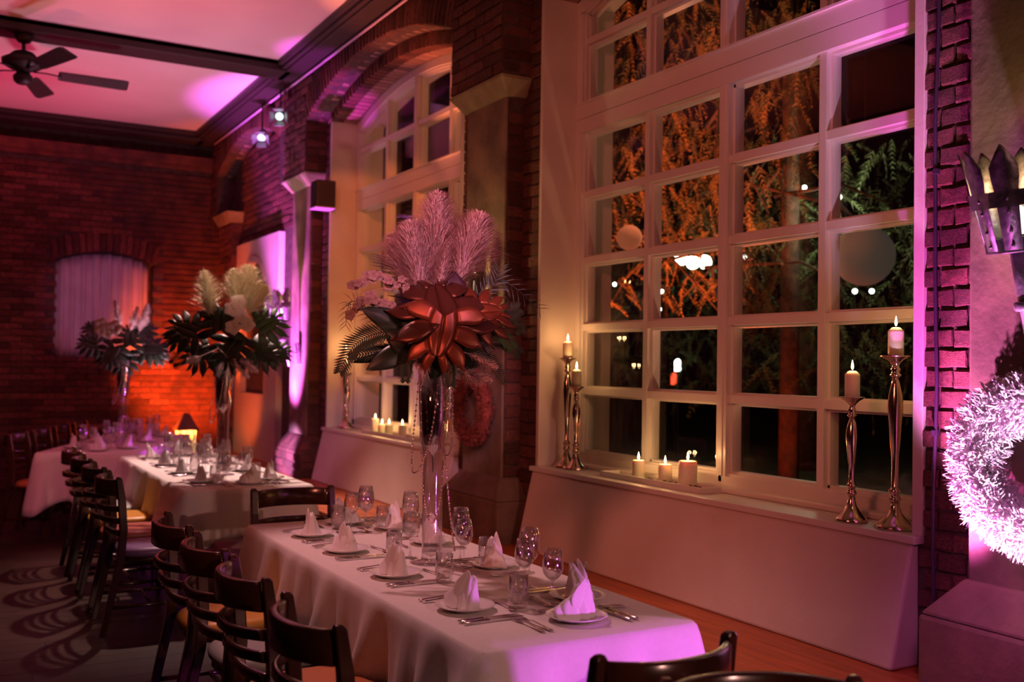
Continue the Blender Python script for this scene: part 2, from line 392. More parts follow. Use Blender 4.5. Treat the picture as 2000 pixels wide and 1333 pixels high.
# white reveal liners are lower; brick ring of inner arch front + soffit
def voussoirs(parent,X0,X1,y0,y1,zs,rise,th,limit=300,m=BR,skip=None):
    h=(y1-y0)/2; R_=(h*h+rise*rise)/(2*rise); cyy=(y0+y1)/2; cz=zs+rise-R_
    a0=math.asin(h/R_); n=int(2*a0*(R_+th/2)/CH); specs=[]
    for i in range(n):
        a=-a0+2*a0*(i+.5)/n; rr=R_+th/2
        y=cyy+rr*math.sin(a); z=cz+rr*math.cos(a)
        # local x along X (depth), local y radial, local z tangential
        specs.append(((X0+X1)/2-.012,y,z,(X1-X0),th,CH-.012,(PI/2-a+rng.uniform(-.01,.01),0,0)))
    lay(parent,specs,m,limit,name='arch_brick')
for k,(a,b) in enumerate(UA[1:]):
    t=S('brick_arch')
    voussoirs(t,XU-.0,XU+.11,a,b,UZ[0],UZ[1],.24); voussoirs(t,XU+.118,XW-.005,a,b,UZ[0],UZ[1],.12,m=BRP)
for k,(a,b) in enumerate((W1,W2)):
    t=S('brick_arch')
    voussoirs(t,XW-.012,XW+.10,a,b,ZS-.004,RI,.12); voussoirs(t,XW+.11,3.58,a,b,ZS-.004,RI,.06,m=BRP)
    core(t,'arch_band','stucco_dirty',XW-.02,XW,a-.12,b+.12,ZS-.1,4.5,[(a-.12,b+.12,3,ZS,RI+.15)])
# upper field bricks, split per bay
def keepU(c,z,w):
    if z>4.4: return False
    for a,b in UA:
        if a<c<b and z<arc(c,a,b,*UZ)+.28: return False
        if a-.12<c<b+.12 and z<arc(min(max(c,a),b),a,b,*UZ)+.10 and z>UZ[0]-.02: return a-.03>c or c>b+.03
    return True
up=courses(1.2,YF,3.47,4.44,XU,lambda c,z,w_: z>4.0 and keepU(c,z,w_),depth=.03)
for pc in PC: up+=courses(pc-.37,pc+.37,3.47,4.01,XU,depth=.03)
up+=courses(13.25,YF,3.47,4.01,XU,depth=.03)
lay(wu,up,BR)
# ------------------------------------------------------------------ pillars
def pillar(pc,far=False):
    p=S('brick_pillar',(0,0,0))
    g=G(); g.box((XS,pc-.28,.8),(XW,pc+.28,3.36)); sh=g.build('shaft','stucco',p,bev=.012)
    # corbel that slopes out to the upper brick shaft
    g=G(); a0,a1=pc-.39,pc+.39; b0,b1=pc-.31,pc+.31
    a0,a1=pc-.38,pc+.38; g.hexa([(XS-.01,b0,3.345),(XW,b0,3.345),(XW,b1,3.345),(XS-.01,b1,3.345),(XU-.015,a0,3.45),(XW,a0,3.45),(XW,a1,3.45),(XU-.015,a1,3.45)])
    g.box((XU-.015,a0,3.45),(XW,a1,3.465)); g.build('corbel','stone',p,bev=.008)
    # plinth
    c0,c1=pc-.41,pc+.41
    g=G(); g.box((XP,c0,0),(XW,c1,.72)); g.hexa([(XP,c0,.72),(XW,c0,.72),(XW,c1,.72),(XP,c1,.72),(XS-.01,pc-.29,.86),(XW,pc-.29,.86),(XW,pc+.29,.86),(XS-.01,pc+.29,.86)])
    o=g.build('plinth','brick' if far else 'stucco_dirty',p,bev=.015)
    if far:
        sp=courses(c0,c1,.45,.72,XP,depth=.03,proud=.014); sp+=fixy(courses(XP,XW,.45,.72,c0,depth=.03,face='z',proud=.014))
        lay(p,sp,BR)
    # near and far faces of the shaft are bare brick
    g=G(); g.box((XS+.012,pc-.284,.86),(XW,pc-.27,3.345)); g.build('side_mortar','mortar',p)
    sp=fixy(courses(XS+.015,XW,.86,3.3,pc-.28,depth=.03,face='z',proud=.013))
    sp+=fixy(courses(XU,XW,3.48,4.4,pc-.37,depth=.03,face='z',proud=.004))
    lay(p,sp,BR)
    g=G(); pass
    return p
for i,pc in enumerate(PC): pillar(pc,i==2)
# corner pillar
p=S('brick_pillar'); g=G(); g.box((XS,12.8,0),(XW,13.4,3.36)); g.build('shaft','brick_far',p,bev=.01)
g=G(); g.hexa([(XS-.02,12.78,3.33),(XW,12.78,3.33),(XW,13.42,3.33),(XS-.02,13.42,3.33),(XU,12.72,3.46),(XW,12.72,3.46),(XW,13.5,3.46),(XU,13.5,3.46)]); g.build('corbel','stone',p)
lay(p,courses(12.8,13.4,.45,3.3,XS,depth=.03)+fixy(courses(XS,XW,.45,3.3,12.8,depth=.03,face='z',proud=.003)),BRF)

# blind niche in the last bay
nb=S('wall_niche')
lay(nb,courses(10.6,12.9,3.05,4.32,XW,lambda c,z,w_: z<arc(min(max(c,10.5),13.2),10.5,13.25,*UZ)-.02,depth=.03),BR)
# plaster slab with its own little arched niche
core(nb,'plaster_slab','white_plaster',XW-.07,XW,11.0,12.88,0,3.03,[(11.5,12.5,1.2,2.5,.28)])
g=G()
for i in range(20):
    a=11.5+i/20.;b=a+.05
    g.hexa([(XW-.09,a,arc(a,11.5,12.5,2.5,.28)),(XW-.07,a,arc(a,11.5,12.5,2.5,.28)),(XW-.07,b,arc(b,11.5,12.5,2.5,.28)),(XW-.09,b,arc(b,11.5,12.5,2.5,.28))]+
           [(XW-.09,a,arc(a,11.5,12.5,2.5,.28)+.05),(XW-.07,a,arc(a,11.5,12.5,2.5,.28)+.05),(XW-.07,b,arc(b,11.5,12.5,2.5,.28)+.05),(XW-.09,b,arc(b,11.5,12.5,2.5,.28)+.05)])
g.build('niche_rim','white_plaster',nb)
# ------------------------------------------------------------------ far wall
wf=S('wall_far')
CU=(1.25,2.42,1.58,2.80,.12)  # curtain recess
def far_core():
    g=G(); N=16; a,b,zl,zs,ri=CU
    g.box((-4,YF,0),(a,YF+.3,4.6)); g.box((b,YF,0),(3.4,YF+.3,4.6)); g.box((a,YF,0),(b,YF+.3,zl))
    for i in range(N):
        y0=a+(b-a)*i/N;y1=a+(b-a)*(i+1)/N; t0=arc(y0,a,b,zs,ri);t1=arc(y1,a,b,zs,ri)
        g.hexa([(y0,YF,t0),(y1,YF,t1),(y1,YF+.3,t1),(y0,YF+.3,t0),(y0,YF,4.6),(y1,YF,4.6),(y1,YF+.3,4.6),(y0,YF+.3,4.6)])
    g.box((a-.1,YF+.28,zl-.1),(b+.1,YF+.34,3.1))
    g.build('wall_core','mortar',wf)
far_core()
def keepF(c,z,w_):
    a,b,zl,zs,ri=CU
    if a-.06<c<b+.06 and zl<z<arc(min(max(c,a),b),a,b,zs,ri)+.27: return False
    return True
fs=courses(-1.6,3.3,.0,4.08,YF,keepF,face='z',depth=.03,proud=.012)
fs=[(c,YF-.012+.015,z,d,l,h,(0,0,PI/2)) for (c,_,z,d,l,h,r_) in fs]
vis=[q for q in fs if q[0]>.1 and q[2]>.6]; hid=[q for q in fs if not(q[0]>.1 and q[2]>.6)]
lay(wf,vis,BRF); 
g=G()
for q in hid:
    me=BRF[rng.randrange(5)]; mtx=Matrix.LocRotScale(Vector(q[:3]),__import__('mathutils').Euler(q[6]),Vector(q[3:6])); g.add([mtx@v.co for v in me.vertices],[tuple(p_.vertices) for p_ in me.polygons])
o=g.build('brickwork',BRF[0].materials[0],wf); o['kind']='stuff'
# soldier arch above curtain
g0=[]; n=16
for i in range(n):
    t=(i+.5)/n; x=CU[0]-.05+(CU[1]-CU[0]+.1)*t; z=arc(min(max(x,CU[0]),CU[1]),CU[0],CU[1],CU[3],CU[4])+.13; a=(t-.5)*.35
    g0.append((x,YF-.005,z,.05,CH-.008,.24,(0,a,PI/2)))
t=S('brick_arch')
for q in g0:
    o=bpy.data.objects.new('arch_brick',BRF[rng.randrange(5)]); col.objects.link(o); o.parent=t; o.location=q[:3]; o.scale=(q[3],q[4],q[5])
    o.rotation_euler=(q[6][1]*0,0,PI/2); o.rotation_mode='XYZ'; o.matrix_basis=Matrix.Translation(q[:3])@Matrix.Rotation(q[6][1],4,'Y')@Matrix.Rotation(PI/2,4,'Z')@Matrix.Diagonal((q[3],q[4],q[5],1))
t=S('trim_1'); g=G(); g.box((-4,YF-.11,4.13),(3.12,YF,4.24)); g.box((-4,YF-.06,4.07),(3.12,YF,4.13)); g.build('cornice','brick_far',t)
# curtain
g=G(); rows=[]; nx=72
for k in range(9):
    row=[]
    for i in range(nx+1):
        x=CU[0]+.005+(CU[1]-CU[0]-.06)*i/nx; top=arc(x,CU[0],CU[1],CU[3],CU[4])-.01
        z=CU[2]+.015+(top-CU[2]-.015)*k/8
        y=YF+.10+.03*math.sin(x*46+.6*math.sin(x*9))+.012*math.sin(x*101+k*.2)
        row.append((x,y,z))
    rows.append(row)
g.loft(rows,closed=False,cap=False); o=g.build('curtain','curtain')
sm_=o.modifiers.new('s','SOLIDIFY'); sm_.thickness=.004
tag(o,'pale gathered curtain hanging in the arched recess of the far brick wall','curtain')
g=G(); g.box((CU[0],YF+.02,CU[2]-.04),(CU[1],YF+.2,CU[2]+.0)); g.build('window_sill','beam',S('window_3'))
# other walls, floor
t=S('wall_left'); g=G(); g.box((-4.2,-3.2,0),(-4,YF,4.6)); g.build('wall_core','brick_far',t)
t=S('wall_back'); g=G(); g.box((-4,-3.4,0),(4,-3,4.6)); g.build('wall_core','brick_far',t)
fl=S('floor'); g=G(); g.box((-4,-3,-.08),(XW,YF,-.012)); g.build('subfloor','beam',fl)
pl=[]; 
me=None
g=G(); g.box((-.5,-.5,-.012),(.5,.5,0)); me=g.mesh('plank'); me.materials.append(M['floor'])
gr=G(); y=-3.0; PW=.14
while y<YF-.05:
    x=-4.0-rng.uniform(0,1.2)
    while x<XW:
        L=1.6; a=max(x,-4); b=min(x+L,XW); x+=L
        if b-a<.05: continue
        vis_=( -1.2<a and b<2.4+.8 and 4.5<y<11.5)
        if vis_:
            o=bpy.data.objects.new('plank',me); col.objects.link(o); o.parent=fl; o.location=((a+b)/2,y+PW/2,rng.uniform(-.0008,.0)); o.scale=(b-a-.002,PW-.003,1)
        else: gr.box((a,y,-.012),(b-.002,y+PW-.003,rng.uniform(-.0008,0)))
    y+=PW
o=gr.build('planking','floor',fl); o['kind']='stuff'
# ------------------------------------------------------------------ ceiling and beams
cl=S('ceiling'); g=G(); g.box((-4,-3,4.5),(XW,YF,4.6)); g.build('ceiling_panel','ceiling',cl)
ZC,ZB=4.5,4.40
def trim(name,boxes,m='beam'):
    t=S(name); g=G()
    for a,b in boxes: g.box(a,b)
    g.build('beam',m,t,bev=.01); return t
trim('trim_2',[((2.88,-3,ZB),(XU,YF,ZC)),((2.80,-3,ZB+.05),(2.9,YF,ZC)),((2.84,-3,ZB+.02),(2.9,YF,ZB+.06))])
trim('trim_3',[((-4,13.2,ZB-.0),(2.95,YF,ZC)),((-4,13.12,ZB+.05),(2.95,13.25,ZC))])
for i,yb in enumerate((9.57,5.55,1.6)):
    trim('trim_%d'%(4+i),[((-4,yb,ZB),(2.95,yb+.33,ZC)),((-4,yb-.0,ZB+.05),(2.9,yb+.38,ZC))])
trim('trim_7',[((-2.2,-3,ZB+.001),(-1.9,YF,ZC))])
# light rail under the wall beam
rl=G(); rl.tube([(3.06,9.0,4.375),(3.06,13.2,4.375)],.012,8); rl.tube([(3.06,3.0,4.375),(3.06,9.0,4.375)],.012,8)
o=rl.build('light_rail','ribbon'); tag(o,'thin metal light rail running along the wall top under the dark beam','rail')
# ------------------------------------------------------------------ windows
def window(name,a,b,idx):
    w_=S(name)
    # reveal liners (sides), front edge stands 2 cm proud of the brick
    g=G(); g.box((XW-.02,b-.012,.955),(3.60,b+.02,ZS)); g.box((XW-.02,a-.035,.955),(3.60,a+.012,ZS))
    g.build('reveal_liner','white_plaster',w_,bev=.003)
    g=G(); g.box((3.70,b-.02,.93),(3.86,b+.01,ZS)); g.box((3.70,a-.01,.93),(3.86,a+.02,ZS))
    N=20
    for i in range(N):
        y0=a+(b-a)*i/N;y1=a+(b-a)*(i+1)/N; t0=arc(y0,a,b,ZS,RI);t1=arc(y1,a,b,ZS,RI)
        g.hexa([(3.7,y0,t0-.015),(3.86,y0,t0-.015),(3.86,y1,t1-.015),(3.7,y1,t1-.015),(3.7,y0,t0+.01),(3.86,y0,t0+.01),(3.86,y1,t1+.01),(3.7,y1,t1+.01)])
    g.build('outer_reveal','white_plaster',w_)
    # arched outer frame
    zs2,ri2=3.87,.23; ia,ib=a+.07,b-.07
    g=G(); 
    for X0,X1,e in ((3.58,3.70,0),(3.60,3.69,.014),(3.625,3.68,.026)):
        g.box((X0,a,.93),(X1,ia+e,zs2)); g.box((X0,ib-e,.93),(X1,b,zs2)); g.box((X0,a,.93),(X1,b,1.03+e))
        for i in range(28):
            y0=a+(b-a)*i/28;y1=a+(b-a)*(i+1)/28
            zi0=arc(min(max(y0,ia),ib),ia,ib,zs2,ri2)-e; zi1=arc(min(max(y1,ia),ib),ia,ib,zs2,ri2)-e
            zo0=arc(y0,a,b,ZS,RI)+.02; zo1=arc(y1,a,b,ZS,RI)+.02
            g.hexa([(X0,y0,zi0),(X1,y0,zi0),(X1,y1,zi1),(X0,y1,zi1),(X0,y0,zo0),(X1,y0,zo0),(X1,y1,zo1),(X0,y1,zo1)])
    g.build('window_frame','white_paint',w_)
    pitch=(ib-ia)/4; ys=[ia+pitch*k for k in range(5)]
    # mullion
    g=G(); g.box((3.585,ys[2]-.036,1.0),(3.69,ys[2]+.036,4.1)); g.box((3.58,ys[2]-.012,1.0),(3.6,ys[2]+.012,4.1)); g.box((3.62,ys[2]-.05,1.0),(3.68,ys[2]+.05,4.1)); g.build('mullion','white_paint',w_)
    g=G(); g.box((3.575,a,3.085),(3.69,b,3.178)); g.box((3.575,a,3.182),(3.69,b,3.28)); g.box((3.585,a,3.1),(3.68,b,3.27)); g.box((3.62,a,3.07),(3.68,b,3.295)); g.box((3.56,a,3.272),(3.59,b,3.284)); g.build('transom','white_paint',w_)
    for k in (1,3):
        top=arc(ys[k],ia,ib,zs2,ri2)
        g=G(); g.box((3.595,ys[k]-.021,1.0),(3.69,ys[k]+.021,top)); g.box((3.625,ys[k]-.034,1.0),(3.68,ys[k]+.034,top)); g.build('muntin','white_paint',w_)
    for z in (1.431,1.838,2.265,2.69,3.68):
        g=G(); g.box((3.598,a,z-.021),(3.687,b,z+.021)); g.box((3.628,a,z-.034),(3.677,b,z+.034)); g.build('muntin','white_paint',w_)
    # panes
    zz=[1.03,1.431,1.838,2.265,2.69,3.085]
    def pane(y0,y1,z0,z1,archy=False):
        g=G(); n=8
        for X in (3.648,3.668):
            if not archy: g.add([(X,y0,z0),(X,y1,z0),(X,y1,z1),(X,y0,z1)],[(0,1,2,3)])
            else:
                pts=[(X,y0,z0),(X,y1,z0)]+[(X,y1-(y1-y0)*i/n,arc(min(max(y1-(y1-y0)*i/n,ia),ib),ia,ib,zs2,ri2)) for i in range(n+1)]
                g.add(pts,[tuple(range(len(pts)))])
        g.build('pane','pane',w_)
    for c in range(4):
        for k in range(5): pane(ys[c],ys[c+1],zz[k],zz[k+1])
        pane(ys[c],ys[c+1],3.28,3.68); pane(ys[c],ys[c+1],3.68,4.1,True)
    # sill and apron panel
    g=G(); g.box((XW-.06,a-.03,.925),(3.60,b+.03,.955)); g.build('window_sill','white_paint',w_,bev=.004)
    g=G(); g.box((3.5,a,.955),(3.6,b,.985)); g.build('sill_fillet','white_paint',w_,bev=.01)
    g=G(); g.hexa([(3.18,a-.01,.45),(XW,a-.01,.45),(XW,b+.01,.45),(3.18,b+.01,.45),(XW-.05,a-.01,.925),(XW,a-.01,.925),(XW,b+.01,.925),(XW-.05,b+.01,.925)])
    g.build('apron_panel','white_plaster',w_,bev=.012)
    return w_
window('window_1',W1[0],W1[1],0); window('window_2',W2[0],W2[1],1)
# ------------------------------------------------------------------ wall bench
bn=empty('wall_bench',(0,0,0)); tag(bn,'long reddish wooden bench seat running below the windows','bench')
g=G()
for i in range(5):
    x0=2.585+i*.151; g.box((x0,1.0,.41),(x0+.148,13.0,.45))
g.build('seat_board','bench',bn,bev=.003)
g=G(); g.box((2.64,1.0,0),(2.67,13.0,.41)); g.build('front_panel','beam',bn)
# cable on the brick strip
g=G(); pts=[(XW-.03+.004*math.sin(k*1.7),2.552+.006*math.sin(k*.9),.55+k*.2) for k in range(20)]; g.tube(pts,.0075,6); g.box((XW-.04,2.545,2.35),(XW-.012,2.56,2.37)); g.box((XW-.04,2.545,1.35),(XW-.012,2.56,1.37))
tag(g.build('cable','cable'),'dark cable running down the purple-lit brick strip beside the large window','cable')
# wall speaker
sp=empty('wall_speaker',(3.2,9.4,3.08)); tag(sp,'small boxy speaker on the wall under the corbel beside the far window','speaker')
g=G(); g.box((-.07,-.09,0),(.12,.09,.26)); g.build('cabinet','beam',sp,bev=.01); g=G(); g.box((-.078,-.075,.02),(-.068,.075,.24)); g.build('grille','blackmetal',sp); g=G(); g.box((-.08,-.1,-.012),(.12,.1,0)); g.build('bracket','ribbon',sp)
# ------------------------------------------------------------------ tables
def tcloth(name,L,Wd,z,drop,seed,label,loc,rot):
    """cloth draped over an L (y) by Wd (x) top, corners hang lower, soft folds"""
    R_=random.Random(seed); ph=[R_.uniform(0,6.28) for _ in range(8)]
    per=[]; nL,nW=64,26
    hx,hy=Wd/2,L/2; cr=.03
    # perimeter points (counter clockwise) with outward normals
    def add(x,y,nx,ny,c): per.append((x,y,nx,ny,c))
    for i in range(nW): t=i/nW; add(-hx+cr+(Wd-2*cr)*t,-hy,0,-1,min(t,1-t)*Wd)
    for i in range(5): a=-PI/2+PI/2*i/5; add(hx-cr+cr*math.cos(a),-hy+cr+cr*math.sin(a),math.cos(a),math.sin(a),0)
    for i in range(nL): t=i/nL; add(hx,-hy+cr+(L-2*cr)*t,1,0,min(t,1-t)*L)
    for i in range(5): a=PI/2*i/5; add(hx-cr+cr*math.cos(a),hy-cr+cr*math.sin(a),math.cos(a),math.sin(a),0)
    for i in range(nW): t=i/nW; add(hx-cr-(Wd-2*cr)*t,hy,0,1,min(t,1-t)*Wd)
    for i in range(5): a=PI/2+PI/2*i/5; add(-hx+cr+cr*math.cos(a),hy-cr+cr*math.sin(a),math.cos(a),math.sin(a),0)
    for i in range(nL): t=i/nL; add(-hx,hy-cr-(L-2*cr)*t,-1,0,min(t,1-t)*L)
    for i in range(5): a=PI+PI/2*i/5; add(-hx+cr+cr*math.cos(a),-hy+cr+cr*math.sin(a),math.cos(a),math.sin(a),0)
    n=len(per); rings=[]; s=0; cum=[]
    for i in range(n):
        cum.append(s); q=per[(i+1)%n]; s+=math.hypot(q[0]-per[i][0],q[1]-per[i][1])
    levels=[(0,0),(.004,.003),(.012,.012)]+[(.016,.012+(drop-.012)*k/10) for k in range(1,11)]
    for (out,dz) in levels:
        ring=[]
        for i,(x,y,nx,ny,c) in enumerate(per):
            k=dz/drop; sN=cum[i]/s*2*PI
            wave=.034*math.sin(sN*15+ph[0])+.03*math.sin(sN*26+ph[1])+.02*math.sin(sN*41+ph[2])
            corner=math.exp(-(c/.14)**2)
            low=dz*(1+ (.30*corner)*k + .03*math.sin(sN*7+ph[3])*k)
            o_=out+max(0,k-.02)**1.1*(wave+.03+.07*corner)
            ring.append((x+nx*o_,y+ny*o_,z-low))
        rings.append(ring)
    g=G(); g.loft(rings,True,False)
    # top surface: grid fan from inner ring
    inner=[(x*.5,y*.8,z+.0005) for (x,y,_,_,_) in per]; base=len(g.v); g.v.extend(inner); m0=0
    for i in range(n):
        k=(i+1)%n; g.f.append((i,k,base+k,base+i)[::-1]); g.sm.append(True)
    g.f.append(tuple(range(base,base+n))); g.sm.append(True)
    o=g.build(name,'cloth',None,loc,rot)
    md=o.modifiers.new('s','SOLIDIFY'); md.thickness=.002; md.offset=-1
    tag(o,label,'tablecloth'); return o
def table(label,L,Wd,loc,rot):
    t=empty('dining_table',loc,rot); tag(t,label,'table')
    g=G(); g.box((-Wd/2+.004,-L/2+.004,.715),(Wd/2-.004,L/2-.004,.755)); g.build('tabletop','chair',t)
    for sx in (-1,1):
        for sy in (-1,1):
            g=G(); x,y=sx*(Wd/2-.08),sy*(L/2-.1); g.hexa([(x-.025,y-.025,0),(x+.025,y-.025,0),(x+.025,y+.025,0),(x-.025,y+.025,0),(x-.035,y-.035,.715),(x+.035,y-.035,.715),(x+.035,y+.035,.715),(x-.035,y+.035,.715)]); g.build('leg','chair',t)
    return t
ZT=.759
T3=((1.80,3.88,0),0,2.55,.80,'nearest'); T2=((1.82,7.93,0),0,2.6,.84,'middle'); T1=((1.632,10.68,0),-.401,2.4,.85,'farthest')
for (loc,rz,L,Wd,nm),dr,sd in ((T3,.31,3),(T2,.30,5),(T1,.42,8)):
    table('dark wooden dining table hidden under the %s white tablecloth'%nm,L,Wd,loc,(0,0,rz))
    tcloth('tablecloth',L,Wd,ZT,dr,sd,'white linen tablecloth draped over the %s dining table'%nm,loc,(0,0,rz))
# ------------------------------------------------------------------ chairs (seat looks along +X in local frame)
def chair(loc,rz,seat,label,group):
    c=empty('dining_chair',loc,(0,0,rz)); tag(c,label,'chair',group)
    Wd=.43; xb=-.0
    def bx(y,z):   # curved back: bulges toward -X in the middle, rakes backwards with height
        return -.095*(1-abs(y/(Wd/2))**2.4)*min(1,(z-.45)/.25) - .03*max(0,(z-.45))/.45
    # rails
    def rail(z0,z1,th,name,w0=.96):
        g=G(); rings=[]
        for i in range(17):
            y=-Wd/2*w0+Wd*w0*i/16; zc=(z0+z1)/2; x=bx(y,zc); h=(z1-z0)/2
            if name=='top_rail': h*=1
            rings.append([(x-th/2,y,zc-h+.004),(x-th/2+.004,y,zc-h),(x+th/2-.004,y,zc-h),(x+th/2,y,zc-h+.004),(x+th/2,y,zc+h-.006),(x+th/2-.006,y,zc+h),(x-th/2+.006,y,zc+h),(x-th/2,y,zc+h-.006)])
        g.loft(rings); o=g.build(name,'chair',c); return o
    rail(.80,.895,.028,'top_rail')
    for z in (.725,.655,.585): rail(z-.017,z+.017,.024,'back_slat')
    for s in (-1,1):
        g=G(); y=s*Wd/2; rings=[]
        for (x,z,hw,hd) in ((-.10,0,.014,.016),(-.06,.2,.017,.019),(-.01,.44,.02,.022),(0,.6,.02,.022),(-.012,.78,.019,.021),(-.03,.9,.017,.017),(-.034,.912,.010,.010)):
            rings.append([(x-hd,y-hw,z),(x+hd,y-hw,z),(x+hd,y+hw,z),(x-hd,y+hw,z)])
        g.loft(rings,smooth=False); g.build('leg','chair',c,bev=.005)
        g=G(); y=s*(Wd/2-.01); rings=[]
        for (x,z,h) in ((.40,0,.014),(.385,.42,.021)): rings.append([(x-h,y-h,z),(x+h,y-h,z),(x+h,y+h,z),(x-h,y+h,z)])
        g.loft(rings,smooth=False); g.build('leg','chair',c,bev=.004)
        g=G(); g.tube([(-.07,s*Wd/2,.16),(.39,s*(Wd/2-.01),.16)],.011,8); g.build('stretcher','chair',c)
    g=G(); g.tube([(.17,-Wd/2,.16),(.17,Wd/2,.16)],.011,8); g.build('stretcher','chair',c)
    def outline(z,k,n=28):
        pts=[]
        for j in range(n):
            a=2*PI*j/n; ca,sa=math.cos(a),math.sin(a); e=.62
            x=.2+.215*k*math.copysign(abs(ca)**e,ca); y=.215*k*math.copysign(abs(sa)**e,sa)*(1+.03*ca); pts.append((x,y,z))
        return pts
    g=G(); g.loft([outline(.405,.93),outline(.435,.93)]); g.build('seat_frame','chair',c)
    g=G(); g.loft([outline(.435,.9),outline(.44,.98),outline(.46,1.0),outline(.48,.95),outline(.488,.8),outline(.49,.4)]); g.build('seat',seat,c)
    return c
GC='dark wooden chairs along the %s table'
base={}
ch3=[(2.745,'pale','nearest of the four chairs'),(3.39,'tan','second-nearest of the four chairs'),(3.94,'grey','third-nearest of the four chairs'),(4.53,'mustard','farthest of the four chairs')]
seatword={'pale':'pale grey','tan':'tan','grey':'grey','mustard':'mustard yellow','rose':'rose','violet':'violet'}
protos={}
def put(loc,rz,s,label,group):
    if s not in protos:
        c=chair(loc,rz,'seat_'+s,label,group); protos[s]=c
    else:
        c=dup(protos[s],loc,(0,0,rz)); c['label']=label; c['group']=group
    return c
for y,s,w_ in ch3:
    put((.93+.03,y,0),rng.uniform(-.03,.03),s,'%s along the nearest table, %s seat'%(w_,seatword[s]),GC%'nearest')
for y,s,w_ in ((6.42,'violet','nearest'),(7.05,'rose','second-nearest'),(7.66,'mustard','third-nearest'),(8.26,'grey','farthest')):
    put((.97,y,0),rng.uniform(-.03,.03),s,'%s of the four chairs along the middle table, %s seat'%(w_,seatword[s]),GC%'middle')
put((1.71,5.36,0),-PI/2,'rose','chair with curved back between the nearest and the middle table','chairs at the table heads')
put((1.60,2.04,0),PI/2+.06,'rose','chair at the near head of the nearest table, back toward the camera','chairs at the table heads')
put((1.60,1.66,0),-PI/2-.42,'pale','chair cut off by the bottom edge, right of the near head chair','chairs at the table heads')
ca,sa=math.cos(-.401),math.sin(-.401)
def t1(x,y): return (1.632+x*ca-y*sa,10.68+x*sa+y*ca)
for k,(yy,w_) in enumerate(((-.85,'nearest'),(-.25,'second-nearest'),(.35,'third-nearest'),(.95,'farthest'))):
    x,y=t1(-.66,yy); put((x,y,0),-.401,'tan','%s chair in the dark row left of the farthest table'%w_,GC%'farthest')
# ------------------------------------------------------------------ tableware prototypes
def part(g,name,m,parent=None,bev=0): return g.build(name,m,parent,None,None,bev)
def mk_plate():
    g=G(); n=48; prof=[(0.0005,.004),(.055,.004),(.07,.006),(.085,.013),(.1,.018),(.103,.02),(.1,.0215),(.085,.0165),(.07,.0095),(.055,.007),(.0005,.0065)]
    rings=[]
    for k,(r_,z) in enumerate(prof):
        ring=[]
        for j in range(n):
            a=2*PI*j/n; rr=r_*(1+(.012*math.cos(12*a) if r_>.09 else 0)); ring.append((rr*math.cos(a),rr*math.sin(a),z))
        rings.append(ring)
    g.loft(rings,True,False); g.lathe([(.045,0),(.05,0),(.052,.005),(.045,.005)],32,cap=False); return g
def mk_napkin(seed):
    R_=random.Random(seed); g=G(); n=40; lean=R_.uniform(-.2,.2); ph=R_.uniform(0,6)
    for (ox,oy,hs,wd,dp,tw,lx,ex) in ((-.024,.004,.95,.038,.042,.25,-.002,3.2),(.014,.0,.80,.056,.046,-.2,-.02,1.9),(.034,-.006,.50,.052,.046,-.2,.012,1.5),(-.004,.020,1.12,.036,.014,.5,-.012,3.4)):
        rings=[]
        for k in range(14):
            t=k/13; z=.112*hs*t
            wfac=(1-t**ex)**.8*.95+.05; a_=wd*wfac*(1+.10*math.sin(t*5+ph)); b_=dp*((1-t)**.7*.92+.06)
            ring=[]
            for j in range(n):
                a=2*PI*j/n+tw*t; pl=1+.16*math.sin(3*a+ph+t*1.5)*(1-t*.5)+.06*math.sin(7*a+ph*2)
                ring.append((ox+lx*t*1.0+a_*pl*math.cos(a)+.012*math.sin(t*6+ph)*t,oy+b_*pl*math.sin(a)+lean*.03*t*t,z+.007*math.cos(2*a+ph)*t))
            rings.append(ring)
        g.loft(rings,True,True)
    return g
def mk_knife(l=.225):
    g=G(); rings=[]
    for t,w_,h in ((0,.010,.007),(.03,.016,.010),(.2,.013,.009),(.36,.012,.008),(.4,.015,.010),(.44,.009,.006)):
        x=t*l; rings.append([(x,w_/2*math.cos(2*PI*j/10),.006+h/2*math.sin(2*PI*j/10)) for j in range(10)])
    g.loft(rings); g2=G(); rings=[]
    for t,w_ in ((.43,.010),(.55,.016),(.8,.018),(.93,.015),(1,.004)):
        x=t*l; rings.append([(x,-w_*.4,.0045),(x,w_*.6,.005),(x,w_*.6,.0065),(x,-w_*.4,.0072)])
    g2.loft(rings,smooth=False); return g,g2
def mk_fork(l=.2):
    g=G(); rings=[]
    for t,w_,h,z in ((0,.014,.004,.004),(.05,.017,.005,.0045),(.3,.008,.004,.007),(.55,.006,.004,.010),(.68,.009,.003,.006),(.74,.022,.003,.004),(.8,.024,.0025,.004)):
        x=t*l; rings.append([(x,w_/2*math.cos(2*PI*j/10),z+h/2*math.sin(2*PI*j/10)) for j in range(10)])
    g.loft(rings); g2=G()
    for k in range(4):
        y=(k-1.5)*.0062; g2.bar([(.79*l,y,.004),(.9*l,y,.005),(l,y*.95,.009)],[.0032,.003,.0016],[.002,.002,.0012])
    return g,g2
def wine_prof(h,R_,stem):
    b=h-stem; t=.0012
    out=[(R_*.86,0),(R_*.86,.002),(R_*.3,.005),(.006,.01),(.0035,.03),(.0035,stem-.012),(.006,stem),(R_*.55,stem+b*.1),(R_*.88,stem+b*.25),(R_,stem+b*.42),(R_*.93,stem+b*.68),(R_*.74,h)]
    inn=[(R_*.74-t,h),(R_*.93-t,stem+b*.68),(R_-t,stem+b*.42),(R_*.88-t,stem+b*.26),(R_*.55,stem+b*.12),(.001,stem+.004)]
    return out+inn
